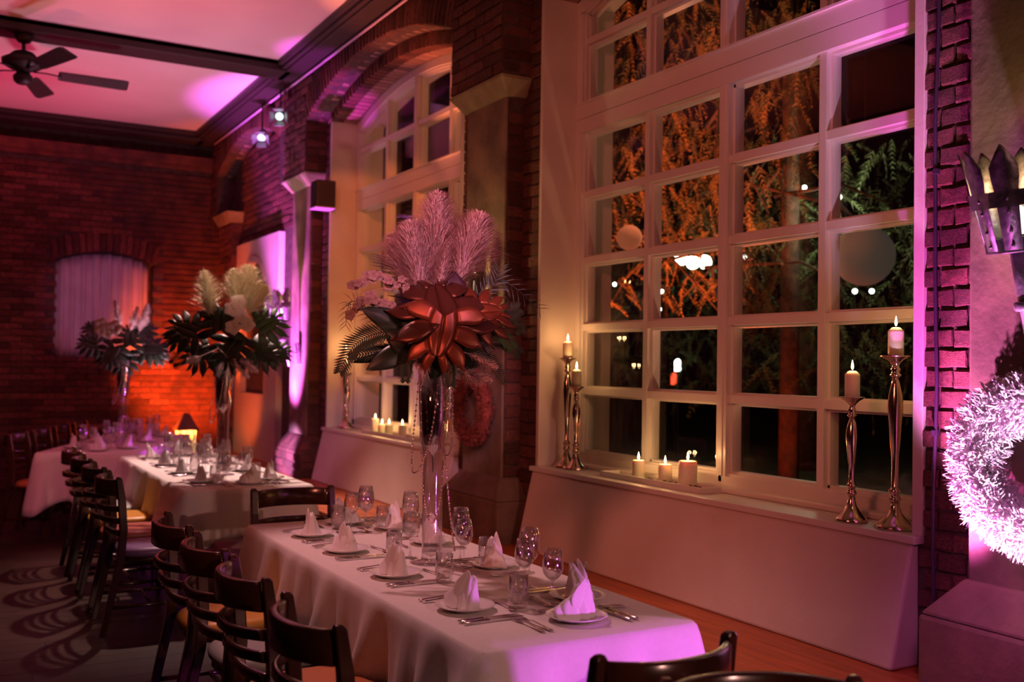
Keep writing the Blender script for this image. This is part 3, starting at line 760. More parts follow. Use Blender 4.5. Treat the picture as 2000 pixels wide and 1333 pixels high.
def mk_glass(kind):
    g=G()
    if kind=='tall': g.lathe(wine_prof(.225,.041,.095),28,cap=True)
    elif kind=='wine': g.lathe(wine_prof(.195,.038,.085),28,cap=True)
    else:
        R_=.036; h=.118
        g.lathe([(.024,0),(.03,.004),(R_,.03),(R_*.99,.06),(R_*.88,h),(R_*.88-.0012,h),(R_*.97-.0012,.06),(R_-.003,.032),(.024,.016),(.001,.014)],28,cap=True)
    return g
PR={}
def proto(kind):
    """first call builds the thing; returns (root, is_new)"""
    if kind in PR: return PR[kind],False
    if kind=='plate': o=mk_plate().build('plate','china')
    elif kind.startswith('napkin'): o=mk_napkin(int(kind[6:])).build('napkin','napkin')
    elif kind in('knife','spoon_knife'):
        a,b=mk_knife(.225 if kind=='knife' else .2); o=a.build('knife','steel'); b.build('blade','steel',o)
    elif kind=='fork':
        a,b=mk_fork(); o=a.build('fork','steel'); b.build('tines','steel',o)
    elif kind=='spoon':
        g=G(); rings=[]
        for t,w_,h,z in ((0,.012,.004,.004),(.05,.015,.005,.0045),(.35,.007,.004,.006),(.68,.006,.004,.009),(.74,.016,.004,.007),(.86,.03,.005,.005),(.96,.022,.004,.006),(1,.004,.002,.008)):
            rings.append([(t*.17,w_/2*math.cos(2*PI*j/12),z+h/2*math.sin(2*PI*j/12)) for j in range(12)])
        g.loft(rings); o=g.build('spoon','steel')
    else: o=mk_glass(kind).build({'tall':'wine_glass','wine':'wine_glass','tumbler':'tumbler'}[kind],'glass')
    PR[kind]=o; return o,True
def place(kind,x,y,z,rz,label,cat,group):
    o,new=proto(kind)
    if new: o.location=(x,y,z); o.rotation_euler=(0,0,rz)
    else: o=dup(o,(x,y,z),(0,0,rz))
    tag(o,label,cat,group); return o
def T(table,lx,ly):
    (cx,cy,_),rz=table[0],table[1]; c,s=math.cos(rz),math.sin(rz); return cx+lx*c-ly*s,cy+lx*s+ly*c
ordn=['first','second','third','fourth','fifth']
nap=0
def setting(tb,lx,ly,ang,where,full=True,gl=True):
    """ang: local direction a diner faces (0=+X). where: words that single the setting out"""
    global nap
    tn=tb[4]; rz=tb[1]+ang; c,s=math.cos(ang),math.sin(ang)
    def P(f_,l_): return T(tb,lx+f_*c-l_*s,ly+f_*s+l_*c)     # f_ forward, l_ to the diner's left
    x,y=P(0,0); jit=lambda a:rng.uniform(-a,a)
    place('plate',x,y,ZT+.002,rng.uniform(0,6),'white plate, '+where,'plate','plates on the %s table'%tn)
    nap+=1
    x,y=P(0,0); place('napkin%d'%(nap%4),x,y,ZT+.0105,rz+PI/2+jit(.35)+(.2 if nap%2 else -.1),'folded white napkin, '+where,'napkin','napkins on the %s table'%tn)
    if full:
        for k,l_ in enumerate((-.150,-.178)):
            x,y=P(-.10+.004*k,l_); place('knife',x,y,ZT+.002,rz+jit(.03),'%s knife, '%('inner','outer')[k]+where,'knife','knives on the %s table'%tn)
        for k,l_ in enumerate((.150,.180)):
            x,y=P(-.09,l_); place('fork',x,y,ZT+.002,rz+jit(.05),'%s fork, '%('inner','outer')[k]+where,'fork','forks on the %s table'%tn)
        x,y=P(.145,.06); place('spoon',x,y,ZT+.002,rz-PI/2+jit(.1),'dessert spoon, '+where,'spoon','spoons on the %s table'%tn)
def settings(tb,n,L,Wd,full,offs=None):
    tn=tb[4]
    for side,sgn,ang in (('aisle',-1,0),('window',1,PI)):
        for k in range(n):
            ly=offs[side][k] if offs else -L/2+L*(k+.62)/(n+.2)
            setting(tb,sgn*(Wd/2-.185),ly,ang,'%s setting from the near end, %s side, %s table'%(ordn[k],side,tn),full)
    setting(tb,.05,-L/2+.19,PI/2,'near head setting of the %s table'%tn,full)
    setting(tb,.05,L/2-.19,-PI/2,'far head setting of the %s table'%tn,full)
settings(T3,4,2.55,.80,True,{'aisle':[-.80,-.20,.36,.81],'window':[-.84,-.21,.39,.84]})
settings(T2,4,2.6,.84,True)
settings(T1,3,2.4,.85,False)
def glass(tb,x,y,kind,where):
    nm={'tall':'tall wine glass','wine':'smaller wine glass','tumbler':'stemless water tumbler'}[kind]
    place(kind,x,y,ZT+.002,rng.uniform(0,6),'%s %s'%(nm,where),'tumbler' if kind=='tumbler' else 'glass','%ss on the %s table'%(nm,tb[4]))
A_='at the %s aisle setting from the near end, nearest table'; B_='at the %s window setting from the near end, nearest table'
for x,y,k,w_ in ((1.79,4.0,'wine',A_%'third'),(1.74,4.06,'tumbler',A_%'third'),(1.98,4.43,'tall',B_%'third'),(2.03,4.36,'tumbler',B_%'third'),(1.95,3.84,'tall',B_%'second'),
  (1.905,3.72,'wine',B_%'second'),(2.0,3.7,'tumbler',B_%'second'),(1.76,3.02,'tumbler',A_%'first'),(1.885,3.0,'wine','beside the near head plate, nearest table'),(1.95,3.27,'tall',B_%'first'),(1.90,3.22,'wine',B_%'first'),
  (2.05,3.09,'tumbler',B_%'first'),(1.79,4.71,'wine',A_%'fourth'),(1.90,4.82,'wine',B_%'fourth'),(1.77,4.84,'tumbler',A_%'fourth'),(1.86,4.70,'tall',B_%'fourth'),(1.71,3.50,'tumbler',A_%'second'),(1.96,4.72,'tumbler',B_%'fourth')):
    glass(T3,x,y,k,w_)
for tb,n,L,Wd in ((T2,4,2.6,.84),(T1,3,2.4,.85)):
    for side,sgn in (('aisle',-1),('window',1)):
        for k in range(n):
            ly=-L/2+L*(k+.62)/(n+.2)
            for kind,dx,dy in (('tall',.12,-.12*sgn*-1),('wine',.07,.02),('tumbler',.15,.0)):
                x,y=T(tb,sgn*dx,ly+dy*1.0+(.05 if sgn>0 else -.02))
                glass(tb,x,y,kind,'at the %s %s setting from the near end, %s table'%(ordn[k],side,tb[4]))
# ------------------------------------------------------------------ vases
def vase(loc,label,label_b,k):
    v=empty('trumpet_vase',loc); tag(v,label,'vase','tall flower vases')
    g=G(); h=.815
    g.lathe([(.088,0),(.09,.003),(.07,.007),(.045,.012),(.043,.03),(.042,.3),(.043,.44),(.050,.48),(.059,.53),(.062,.62),(.070,h),(.0685,h),(.0605,.62),(.0575,.53),(.048,.48),(.041,.44),(.040,.3),(.041,.04),(.001,.022)],36,cap=True)
    g.build('glass_body','vase_glass',v)
    g=G(); g.lathe([(.001,.37),(.003,.38),(.005,.44),(.014,.462),(.03,.478),(.042,.50),(.050,.54),(.055,.62),(.0605,.76),(.063,h+.004),(.061,h+.004),(.05,.7),(.001,.6)],32,cap=True)
    g.build('silver_liner','chrome',v)
    # bead chains
    for q in range(k):
        a0=2.2+q*1.25; a1=a0+(1.6 if q%2 else 2.3); low=(.42,.62,.75,.36)[q%4]
        g=G(); nb_=64; gs=G(); sp_pts=[]
        for i in range(nb_):
            t=i/(nb_-1); a=a0+(a1-a0)*t; z=.80-low*(1-(2*t-1)**2)**.75 if True else 0
            rr=.076+.02*math.sin(PI*t); sp_pts.append((rr*math.cos(a),rr*math.sin(a),z)); g.ball((rr*math.cos(a),rr*math.sin(a),z),.0052,6,4)
        gs.tube(sp_pts,.0012,5); o=gs.build('bead_chain','bead',None,loc); g.build('beads','bead',o)['kind']='stuff'; tag(o,label_b+(', longest loop',', second loop',', third loop',', fourth loop')[q],'bead chain','bead chains on the vases')
    return v
VL3=(1.83,3.87,ZT+.002); VL2=(1.83,7.45,ZT+.002); VL1=(1.63,10.68,ZT+.002)
vase(VL3,'tall trumpet vase with silver liner and bead chains on the nearest table','string of metallic beads on the nearest vase',4)
vase(VL2,'tall trumpet vase with silver liner holding cream plumes, middle table','string of metallic beads on the middle table vase',1)
vase(VL1,'tall trumpet vase holding dark blooms on the farthest table','string of metallic beads on the farthest vase',1)
# ------------------------------------------------------------------ foliage makers (local frame: x right, y away from viewer, z up)
def plume(base,tip,w,seed,n=1500,droop=.35,hairl=.075,sag=0):
    R_=random.Random(seed); g=G(); B=Vector(base); Tp=Vector(tip); ax=(Tp-B); L=ax.length; ax.normalize()
    a=ax.cross(Vector((0,1,0))).normalized(); b=ax.cross(a)
    g.tube([B-ax*.12,B,B+ax*L*.5,Tp],[.003,.0025,.0018,.0008],5)
    for i in range(n):
        t=R_.random()**.9; t=round(t*38)/38*.7+t*.3; env=w*(1-t)**.62*min(1,t/.22+.38)+.012
        th=R_.uniform(0,2*PI); out=a*math.cos(th)+b*math.sin(th)
        p=B+ax*(L*t*.93)
        hl=env*R_.uniform(.55,1.1)
        k_s=R_.uniform(.2,.9); q1=p+(out*k_s+ax*.8).normalized()*hl*.55; q2=q1+(out*(k_s+.2)+ax*.6+Vector((0,0,-droop*.5*R_.random()))).normalized()*hl*.5; q3=q2+(out*.8+ax*.25+Vector((0,0,-droop))).normalized()*hl*.3
        side=(out.cross(ax)).normalized()*.0013*R_.uniform(.7,1.6)
        g.add([p-side,p+side,q1+side*1.3,q1-side*1.3,q2+side,q2-side,q3],[(0,1,2,3),(3,2,4,5),(5,4,6)])
    return g
def frond(pts,n,ll,lw,fold=.3,seed=0,tipf=.25,ang=.9,dropz=0):
    """pinnate leaf: rachis through pts, n leaflet pairs"""
    R_=random.Random(seed); g=G(); P=[Vector(p) for p in pts]
    def cv(t):
        k=len(P)-1; s=min(t*k,k-1e-6); i=int(s); u_=s-i
        p0,p1,p2,p3=P[max(i-1,0)],P[i],P[i+1],P[min(i+2,k)]
        return .5*((2*p1)+(-p0+p2)*u_+(2*p0-5*p1+4*p2-p3)*u_*u_+(-p0+3*p1-3*p2+p3)*u_**3)
    g.tube([cv(i/12) for i in range(13)],[.0028*(1-.7*i/12) for i in range(13)],5)
    for i in range(n):
        t=.1+.9*(i+.5)/n; p=cv(t); d=(cv(min(t+.03,1))-cv(t-.03)).normalized()
        sd=d.cross(Vector((0,-1,.25))).normalized()
        L=ll*(math.sin(PI*min(1,t*.8+.18))**.7*(1-tipf)+tipf)*R_.uniform(.88,1.08)
        for s in (-1,1):
            dr=(sd*s*math.sin(ang)+d*math.cos(ang)); m1=p+dr*L*.5+Vector((0,-fold*.02,dropz*L*.2)); e=p+dr*L+Vector((0,0,dropz*L)); wv=d*lw*.5
            g.add([p-wv*.4,p+wv*.4,m1+wv,m1-wv,e],[(0,1,2,3),(3,2,4)])
    return g
def leaf_blade(base,tip,w,cup=.15,n=10,nrm=(0,-1,.2),wavy=0):
    g=G(); B=Vector(base);Tp=Vector(tip); ax=Tp-B; L=ax.length; ax.normalize(); N=Vector(nrm).normalized(); sd=ax.cross(N).normalized(); N=sd.cross(ax)
    rows=[]
    for i in range(n+1):
        t=i/n; hw=w*math.sin(PI*min(1,t**.8*.97+.03))**.8*.5; c=B+ax*L*t+N*(.12*L*math.sin(PI*t))
        rows.append([c+sd*(hw*k/3)-N*(cup*hw*abs(k/3))+N*wavy*math.sin(t*20+k) for k in range(-3,4)])
    g.loft(rows,False,False); return g
def monstera(center,R_,rotz,nrm,seed,slits=9,amp=.5,curl=.25,heart=True):
    """split leaf: midrib from the sinus to the tip, strap lobes on both sides joined near the rib, bent surface"""
    Rr=random.Random(seed); N=Vector(nrm).normalized(); up=Vector((0,0,1)); a=(up-N*up.dot(N)).normalized(); b=N.cross(a)
    T_=a*math.cos(rotz)+b*math.sin(rotz); S_=N.cross(T_); C=Vector(center); g=G()
    Lr=R_*1.05; nl=max(4,slits//2+1)
    def pt(s,t,q):
        # t along rib 0..1, q outward 0..1
        an=math.radians(128-108*t); ln=R_*(1.02-.10*t)*(math.sin(PI*min(1,.30+.70*t*.98))**.45 if t>.0 else 1)
        if t>.9: ln*=1-.5*(t-.9)/.1
        d=(math.cos(an),math.sin(an)); bend=.42*q*q
        x=s*(ln*q*math.sin(an-bend*.6)); y=Lr*t*.78+ln*q*math.cos(an-bend*.6)
        z=-curl*R_*(q**2)-.25*curl*R_*t*t+.06*R_*q*(1-q)*4*.5+.012*R_*math.sin(seed+t*9)
        return C+S_*x+T_*y+N*z
    qi=.28
    for s in (-1,1):
        rows=[[pt(s,i/24,qi*k/3) for k in range(4)] for i in range(25)]
        g.loft(rows,False,False)
        for j in range(nl):
            t0=j/nl+.0; t1=(j+1)/nl; w_=t1-t0; rows=[]
            for k in range(8):
                q=qi+(1-qi)*k/7; e=(k/7); gap=w_*(.02+.12*e**.8); rd=max(0,(e-.45)/.55)**1.6*.40*w_
                tl=t0+(gap+rd if j>0 else gap*.3+rd); th=t1-(gap+rd)
                row=[]
                for m_ in range(5):
                    t=tl+(th-tl)*m_/4; p=pt(s,min(t,1),q*(1-.05*abs(m_-2)*e)); row.append(p+N*(-.03*R_*w_*nl*abs(m_-2)/2*e))
                rows.append(row)
            g.loft(rows,False,False)
    g.tube([pt(1,t/8,0)+N*.001 for t in range(9)],[.003,.003,.0028,.0025,.0022,.002,.0016,.0012,.0008],5)
    return g
def orchid(g,c,s,R_):
    for k in range(5):
        a=2*PI*k/5+R_.uniform(-.2,.2); tip=Vector(c)+Vector((math.cos(a)*s,-.01,math.sin(a)*s)); lb=leaf_blade(c,tip,s*1.15,.2,5,(0,-1,.1)); g.add(lb.v,lb.f,True)
def add_part(o,g,name,m): return g.build(name,m,o)
CAMR=-math.atan2(1.85,3.87)
def solid(o,t=.0012):
    md=o.modifiers.new('s','SOLIDIFY'); md.thickness=t; return o
# ---- main arrangement. units: pixels of the photo measured at the vase converted to metres
k_=.00217
def U(px,py,d=0): return ((px-866)*k_,d,(720-py)*k_)
fa=empty('flower_arrangement',(VL3[0],VL3[1],1.576),(0,0,-.4456)); tag(fa,'large pampas, copper monstera and fern arrangement in the nearest tall vase','flower arrangement','flower arrangements')
for b,t,w_,n,s in ((U(838,575,.02),U(815,430,.03),.20,3000,1),(U(862,560,.05),U(866,362,.07),.19,3200,2),(U(905,560,.03),U(955,408,.04),.20,3000,3),(U(815,570,.07),U(782,450,.10),.15,1700,4),(U(870,575,-.01),U(888,470,-.02),.09,1000,5)):
    add_part(fa,plume(b,t,w_,s,n),'pampas_plume','pampas')
o=add_part(fa,monstera(U(884,632,-.19),.25,.18,(.05,-1,.8),1,7,.62,.22),'monstera_leaf','copper_dark'); solid(o)
o=add_part(fa,monstera(U(882,622,-.20),.20,PI-.14,(-.08,-1,.28),2,7,.62,.12),'monstera_leaf','copper_leaf'); solid(o)
o=add_part(fa,monstera(U(930,618,-.12),.17,-1.35,(.2,-1,.6),3,8,.6,.2),'monstera_leaf','copper_leaf'); solid(o)
o=add_part(fa,leaf_blade(U(892,610,-.03),U(894,525,.0),.15,.05),'round_leaf','purple_leaf'); solid(o)
o=add_part(fa,leaf_blade(U(930,600,-.04),U(925,560,.02),.09,.1),'round_leaf','purple_leaf'); solid(o)
for b,t,w_ in ((U(820,650,-.05),U(725,608,-.1),.10),(U(830,680,-.08),U(738,725,-.15),.10),(U(820,690,-.04),U(708,712,-.08),.05),(U(850,660,-.1),U(800,600,-.1),.12),(U(905,640,-.02),U(1000,640,.0),.13),(U(850,700,-.1),U(770,650,-.12),.13),(U(900,690,-.08),U(975,700,-.08),.12),(U(820,640,.05),U(770,600,.06),.12),(U(880,690,-.1),U(860,745,-.12),.08),(U(900,650,.05),U(960,590,.08),.14),(U(850,640,.02),U(800,690,-.02),.14),(U(900,660,0),U(930,725,-.04),.12)):
    o=add_part(fa,leaf_blade(b,t,w_,.2),'broad_leaf','dark_leaf'); solid(o)
for pts,n,ll,lw,m_ in (([U(810,650,-.1),U(760,655,-.13),U(715,680,-.15),U(690,730,-.16)],30,.07,.012,'fern'),([U(835,690,-.1),U(815,710,-.14),U(812,745,-.15)],22,.05,.008,'fern'),
    ([U(880,690,-.12),U(893,715,-.15),U(897,752,-.15)],24,.05,.008,'fern'),([U(930,640,-.05),U(980,640,-.06),U(1020,625,-.05),U(1032,650,-.05)],34,.055,.006,'fern'),
    ([U(935,670,-.04),U(990,665,-.05),U(1030,690,-.04)],30,.06,.006,'fern'),([U(930,690,-.06),U(970,700,-.08),U(1000,745,-.08)],24,.045,.006,'fern'),([U(800,680,-.06),U(760,690,-.1),U(705,700,-.12)],22,.05,.012,'fern'),
    ([U(925,650,.02),U(985,620,.03),U(1030,600,.03)],26,.07,.006,'fern'),([U(920,660,-.08),U(985,655,-.1),U(1015,680,-.1)],30,.05,.005,'green_leaf')):
    add_part(fa,frond(pts,n,ll,lw,.3,n),'fern_frond',m_)
for pts,n,ll,lw in (([U(830,610,.08),U(790,545,.10),U(765,500,.12)],12,.115,.010),([U(910,640,.03),U(960,560,.06),U(995,540,.08),U(1075,600,.08)],20,.09,.0045),([U(915,630,.05),U(975,560,.05),U(990,520,.05)],9,.085,.009),([U(800,640,.05),U(740,615,.06),U(700,590,.07),U(690,640,.07)],16,.07,.004)):
    add_part(fa,frond(pts,n,ll,lw,.2,n,.5,.75,-.1),'palm_frond','dark_leaf')
# curled seed stems on the left and soft petals
R_=random.Random(5)
for q,(pts,nn) in enumerate(((((835,600),(800,560),(755,548),(710,556)),26),(((820,625),(775,595),(735,582),(705,610)),22))):
    st_=G(); P=[U(x,y,-.04) for x,y in pts]; st_.tube(P,.0022,5); sp_=add_part(fa,st_,'orchid_stem','dark_leaf')
    g=G()
    for i in range(nn):
        t=i/(nn-1)*(len(P)-1); k=min(int(t),len(P)-2); u_=t-k; c=Vector(P[k]).lerp(Vector(P[k+1]),u_)+Vector((R_.uniform(-.012,.012),R_.uniform(-.03,.01),R_.uniform(-.02,.02)+(.0 if q==0 else -.01)))
        orchid(g,c,R_.uniform(.017,.026),R_)
    g.build('blossoms','petal',sp_)['kind']='stuff'
for b,t,w_,m_ in ((U(905,725,-.1),U(975,742,-.14),.05,'feather'),(U(925,690,-.1),U(985,718,-.12),.045,'feather'),(U(860,700,-.14),U(838,715,-.18),.045,'feather')):
    add_part(fa,plume(b,t,w_,7,420,.6),'feather',m_)
for b,t in ((U(940,470,.1),U(1005,450,.1)),(U(960,560,.1),U(1040,610,.1)),(U(960,580,.08),U(1025,650,.08))):
    g=G(); B=Vector(b);E_=Vector(t); g.tube([B,B.lerp(E_,.5)+Vector((0,0,.03)),E_],[.0012,.001,.0006],4); add_part(fa,g,'grass_stem','fern')
# ---- middle arrangement (cream plumes, orchids)
k2=.0041
def V(px,py,d=0): return ((px-447)*k2,d,(712-py)*k2)
fb=empty('flower_arrangement',(VL2[0],VL2[1],1.576),(0,0,-.24)); tag(fb,'cream pampas, white orchid and monstera arrangement in the middle vase','flower arrangement','flower arrangements')
for b,t,w_,n,s in ((V(425,640),V(408,545),.12,1100,11),(V(470,620),V(459,542),.12,1000,12),(V(478,620,.02),V(487,534,.03),.15,1300,13),(V(485,625),V(515,572),.13,1000,14)):
    add_part(fb,plume(b,t,w_*1.5,s,n),'pampas_plume','pampas_cream')
for i,(x,y,rr,rot,m_) in enumerate(((400,660,.2,1.2,'dark_leaf'),(440,655,.22,0,'dark_leaf'),(470,670,.22,2.6,'dark_leaf'),(505,650,.2,-1.0,'green_leaf'),(420,690,.18,2.2,'dark_leaf'),(500,690,.18,-1.9,'dark_leaf'),(450,690,.17,3.1,'dark_leaf'),(530,690,.13,-1.6,'green_leaf'),(378,670,.13,1.6,'dark_leaf'))):
    o=add_part(fb,monstera(V(x,y,-.1+.02*i),rr,rot,(0,-1,.4),20+i,9,.5,.3),'monstera_leaf',m_); solid(o)
for x,y in ((458,618),(473,630),(468,606),(484,645),(460,650)):
    g=G(); orchid(g,V(x,y,-.2),.06,R_); solid(add_part(fb,g,'orchid_blossom','petal_white'))
for b,t in ((V(470,705,-.1),V(505,728,-.12)),(V(455,705,-.1),V(490,740,-.1)),(V(410,700,-.1),V(385,712,-.1))): add_part(fb,plume(b,t,.06,15,260,.6),'feather','feather')
for pts in ([V(490,680,-.1),V(525,690,-.1),V(552,705,-.1)],[V(410,680,-.1),V(380,700,-.1),V(362,715,-.1)]): add_part(fb,frond(pts,16,.09,.012,.3,3),'fern_frond','fern')
# ---- far arrangement (dark)
k3=.0055
def Q(px,py,d=0): return ((px-240)*k3,d,(712-py)*k3)
fc=empty('flower_arrangement',(VL1[0],VL1[1],1.576),(0,0,-.15)); tag(fc,'dark leafy arrangement with pink plumes in the farthest vase','flower arrangement','flower arrangements')
for b,t,w_,n,s in ((Q(232,660),Q(222,600),.10,600,21),(Q(265,660),Q(280,605),.11,700,22),(Q(250,660),Q(262,612),.10,500,24)):
    add_part(fc,plume(b,t,w_,s,n),'pampas_plume','pampas')
for i,(x,y,rr,rot) in enumerate(((195,685,.17,1.3),(225,690,.2,2.6),(250,685,.22,0),(275,690,.2,-1.6),(290,695,.15,-2.2),(240,700,.2,3.1),(265,665,.18,-.7),(190,660,.12,.9))):
    o=add_part(fc,monstera(Q(x,y,-.1+.02*i),rr,rot,(0,-1,.4),40+i,9,.4,.3),'monstera_leaf','dark_leaf'); solid(o)
for x,y in ((212,660),(202,652),(222,655)):
    g=G(); orchid(g,Q(x,y,-.22),.085,R_); solid(add_part(fc,g,'orchid_blossom','petal'))
# ------------------------------------------------------------------ candlesticks and candles
def flame(parent,z,s=1,x=0,y=0,light=2.2):
    g=G(); g.tube([(x,y,z-.004),(x+.001,y,z+.007)],.0011,5); g.build('wick','wick',parent)
    g=G(); pr=[(.0005,.0),(.0045,.006),(.0058,.013),(.0048,.022),(.0025,.032),(.0003,.042)]
    g.lathe([(a*s,b*s) for a,b in pr],10,(x,y,z+.004),cap=True); g.build('flame','flame',parent)
    l=lamp('POINT','candle_light',(x,y,z+.03),(1,.5,.18),light,size=.012); l.parent=parent
def candle(loc,r_,h,label,group,light=1.0,shoulder=False):
    c=empty('candle',loc); tag(c,label,'candle',group)
    g=G(); top=[(r_*.96,h-.003),(r_*.85,h),(r_*.6,h-.002),(.001,h-.004)] if not shoulder else [(r_,h-.016),(r_*.55,h-.002),(r_*.3,h),(.001,h)]
    g.lathe([(r_*.97,0),(r_,.003)]+top[:0]+[(r_,h-.02)]+top,24,cap=True); g.build('wax_body','wax',c)
    flame(c,h,1.0,light=light); return c
def stick(loc,H,k,label,group):
    o=empty('candlestick',loc); tag(o,label,'candlestick',group)
    k=k; base=[(.078*k,0),(.080*k,.004),(.074*k,.014),(.060*k,.028),(.040*k,.046),(.026*k,.066),(.018*k,.09),(.016*k,.102)]
    g=G(); g.lathe(base+[(.001,.104)],32,cap=True); g.build('base','silver',o)
    h0=.10; h1=H-.09; L=h1-h0
    prof=[(.015,0),(.022,.012),(.025,.018),(.02,.026),(.016,.034),(.023,.045),(.026,.05),(.02,.058),(.014,.07),(.0145,.14*L/.4+.02),(.019,L*.45),(.027,L*.66),(.031,L*.76),(.028,L*.86),(.018,L*.95),(.012,L)]
    g=G(); g.lathe([(a*k,h0+b) for a,b in prof],28,cap=True); g.build('stem','silver',o)
    prof=[(.012,0),(.021,.006),(.024,.011),(.018,.017),(.015,.026),(.021,.034),(.015,.042),(.014,.05),(.02,.06),(.034,.072),(.056,.083),(.060,.087),(.061,.090),(.03,.088),(.001,.086)]
    g=G(); g.lathe([(a*k,h1+b) for a,b in prof],32,cap=True); g.build('drip_pan','silver',o)
    return o
ZL=.956
for x,y,H,k,hc,w_ in ((3.45,5.35,.685,.95,.105,'tall candlestick at the dark pillar end of the large window'),(3.43,5.215,.51,.85,.105,'short candlestick at the dark pillar end of the large window'),(3.375,3.01,.525,.85,.11,'short candlestick at the magenta edge of the large window'),(3.39,2.80,.70,1.0,.115,'tall candlestick at the magenta edge of the large window'),
   (3.46,9.33,.66,.95,.1,'tall candlestick on the far window sill'),(3.44,9.22,.53,.85,.1,'short candlestick on the far window sill')):
    stick((x,y,ZL),H,k,'silver '+w_,'candlesticks on the sills'); candle((x,y,ZL+H),.031,hc,'cream candle burning on the '+w_,'candles on the candlesticks',1.4,True)
def tray(x,y0,y1,label):
    t=empty('candle_tray',(x,(y0+y1)/2,ZL)); tag(t,label,'tray','candle trays on the sills'); h=(y1-y0)/2; w_=.095
    g=G(); g.box((-w_+.01,-h+.01,.0005),(w_-.01,h-.01,.008)); g.build('base','white_paint',t)
    for a,b in (((-w_,-h,0),(-w_+.01,h,.03)),((w_-.01,-h,0),(w_,h,.03)),((-w_+.01,-h,0),(w_-.01,-h+.01,.0295)),((-w_+.01,h-.01,0),(w_-.01,h,.0295))):
        g=G(); g.box(a,b); g.build('rim','white_paint',t)
    return t
tray(3.46,3.97,4.86,'long white candle tray on the sill of the large window')
for y,r_,h,w_ in ((4.62,.036,.10,'farthest of the three tray candles, large window'),(4.38,.037,.10,'middle one of the three tray candles, large window'),(4.19,.05,.135,'widest and tallest of the three tray candles, large window')):
    candle((3.465,y,ZL+.009),r_,h,w_,'tray candles',1.4)
R_=random.Random(3)
for i in range(11):
    g=G(); g.ball((0,0,.009),.014,10,6,(1.2,1,.7)); y=4.01+.05*(i%6)+R_.uniform(-.01,.01) if i<6 else 4.3+.05*(i-6)
    o=g.build('chestnut','pebble',None,(3.43+R_.uniform(-.02,.02),y,ZL+.008),(0,0,R_.uniform(0,3))); tag(o,'small brown chestnut, %s from the near end of the white tray'%('first','second','third','fourth','fifth','sixth','seventh','eighth','ninth','tenth','eleventh')[i],'chestnut','chestnuts in the white tray')
tray(3.46,7.55,8.65,'long pale candle tray on the sill of the far window')
for y,r_,h,w_ in ((8.56,.036,.12,'leftmost of the far tray candles, far window'),(8.40,.036,.08,'second from left of the far tray candles'),(8.24,.034,.09,'third from left of the far tray candles'),(7.95,.034,.10,'rightmost of the far tray candles')):
    candle((3.465,y,ZL+.009),r_,h,w_,'tray candles',1.4)
# ------------------------------------------------------------------ torch sconces
def torch(pc,label,light):
    t=empty('torch_sconce',(XS,pc-.06,1.62),(0,-.16,0)); tag(t,label,'wall torch','wall torches')
    X=-.15
    g=G(); g.tube([(X+.03,0,-.06),(X,0,.28),(X,0,.39)],[.014,.026,.032],10); g.lathe([(.03,.20),(.036,.205),(.036,.225),(.03,.23)],12,(X,0,0)); g.build('stem','iron',t)
    g=G(); g.bar([(X,0,.1),(-.02,0,.06)],.02,.012); g.box((-.02,-.05,-.05),(.0,.05,.16)); g.build('wall_bracket','iron',t)
    n=8; z0,z1,r0,r1=.40,.58,.098,.132
    for zc,rr,h in ((z0+.015,r0,.045),(z1-.02,r1,.05)):
        g=G(); g.lathe([(rr,zc-h/2),(rr+.004,zc-h/2),(rr+.006,zc+h/2),(rr+.002,zc+h/2)],n,(X,0,0),cap=False)
        for v_ in range(len(g.sm)): g.sm[v_]=False
        g.build('hoop','iron',t)
    for j in range(n):
        a=2*PI*(j+.5)/n; ca_,sa_=math.cos(a),math.sin(a); tx,ty=-sa_,ca_; rows=[]
        for z,rr,hw in ((z0,.092,.026),(z1,.124,.034),(z1+.04,.127,.040),(z1+.08,.134,.042),(z1+.12,.146,.020),(z1+.145,.158,.003)):
            rows.append([(X+rr*ca_+tx*s*hw,rr*sa_+ty*s*hw,z) for s in (-1,0,1)])
        g=G(); g.loft(rows,False,False); o=g.build('blade','iron',t); solid(o,.003)
        for zr in (z0+.015,z0+.06,z1-.06,z1-.02):
            rr=.096+.032*(zr-z0)/(z1-z0)+.002; g=G(); g.ball((X+rr*ca_,rr*sa_,zr),.006,6,4); g.build('rivet','iron',o)
    g=G(); g.lathe([(.095,z0-.01),(.1,z0),(.03,z0+.005),(.03,z0-.01)],n,(X,0,0)); g.build('basket_base','iron',t)
    g=G(); g.ball((X,0,z0+.09),.032,12,8,(1,1,1.5)); g.build('bulb','bulb_torch',t)
    l=lamp('POINT','torch_light',(X,0,z0+.2),(1,.62,.25),light,size=.03); l.parent=t
torch(PC[0],'wrought-iron torch sconce on the magenta-lit pillar beside the large window',5)
torch(PC[1],'wrought-iron torch sconce on the pillar behind the large flower arrangement',9)
torch(PC[2],'wrought-iron torch sconce glowing on the far magenta-lit pillar',4)
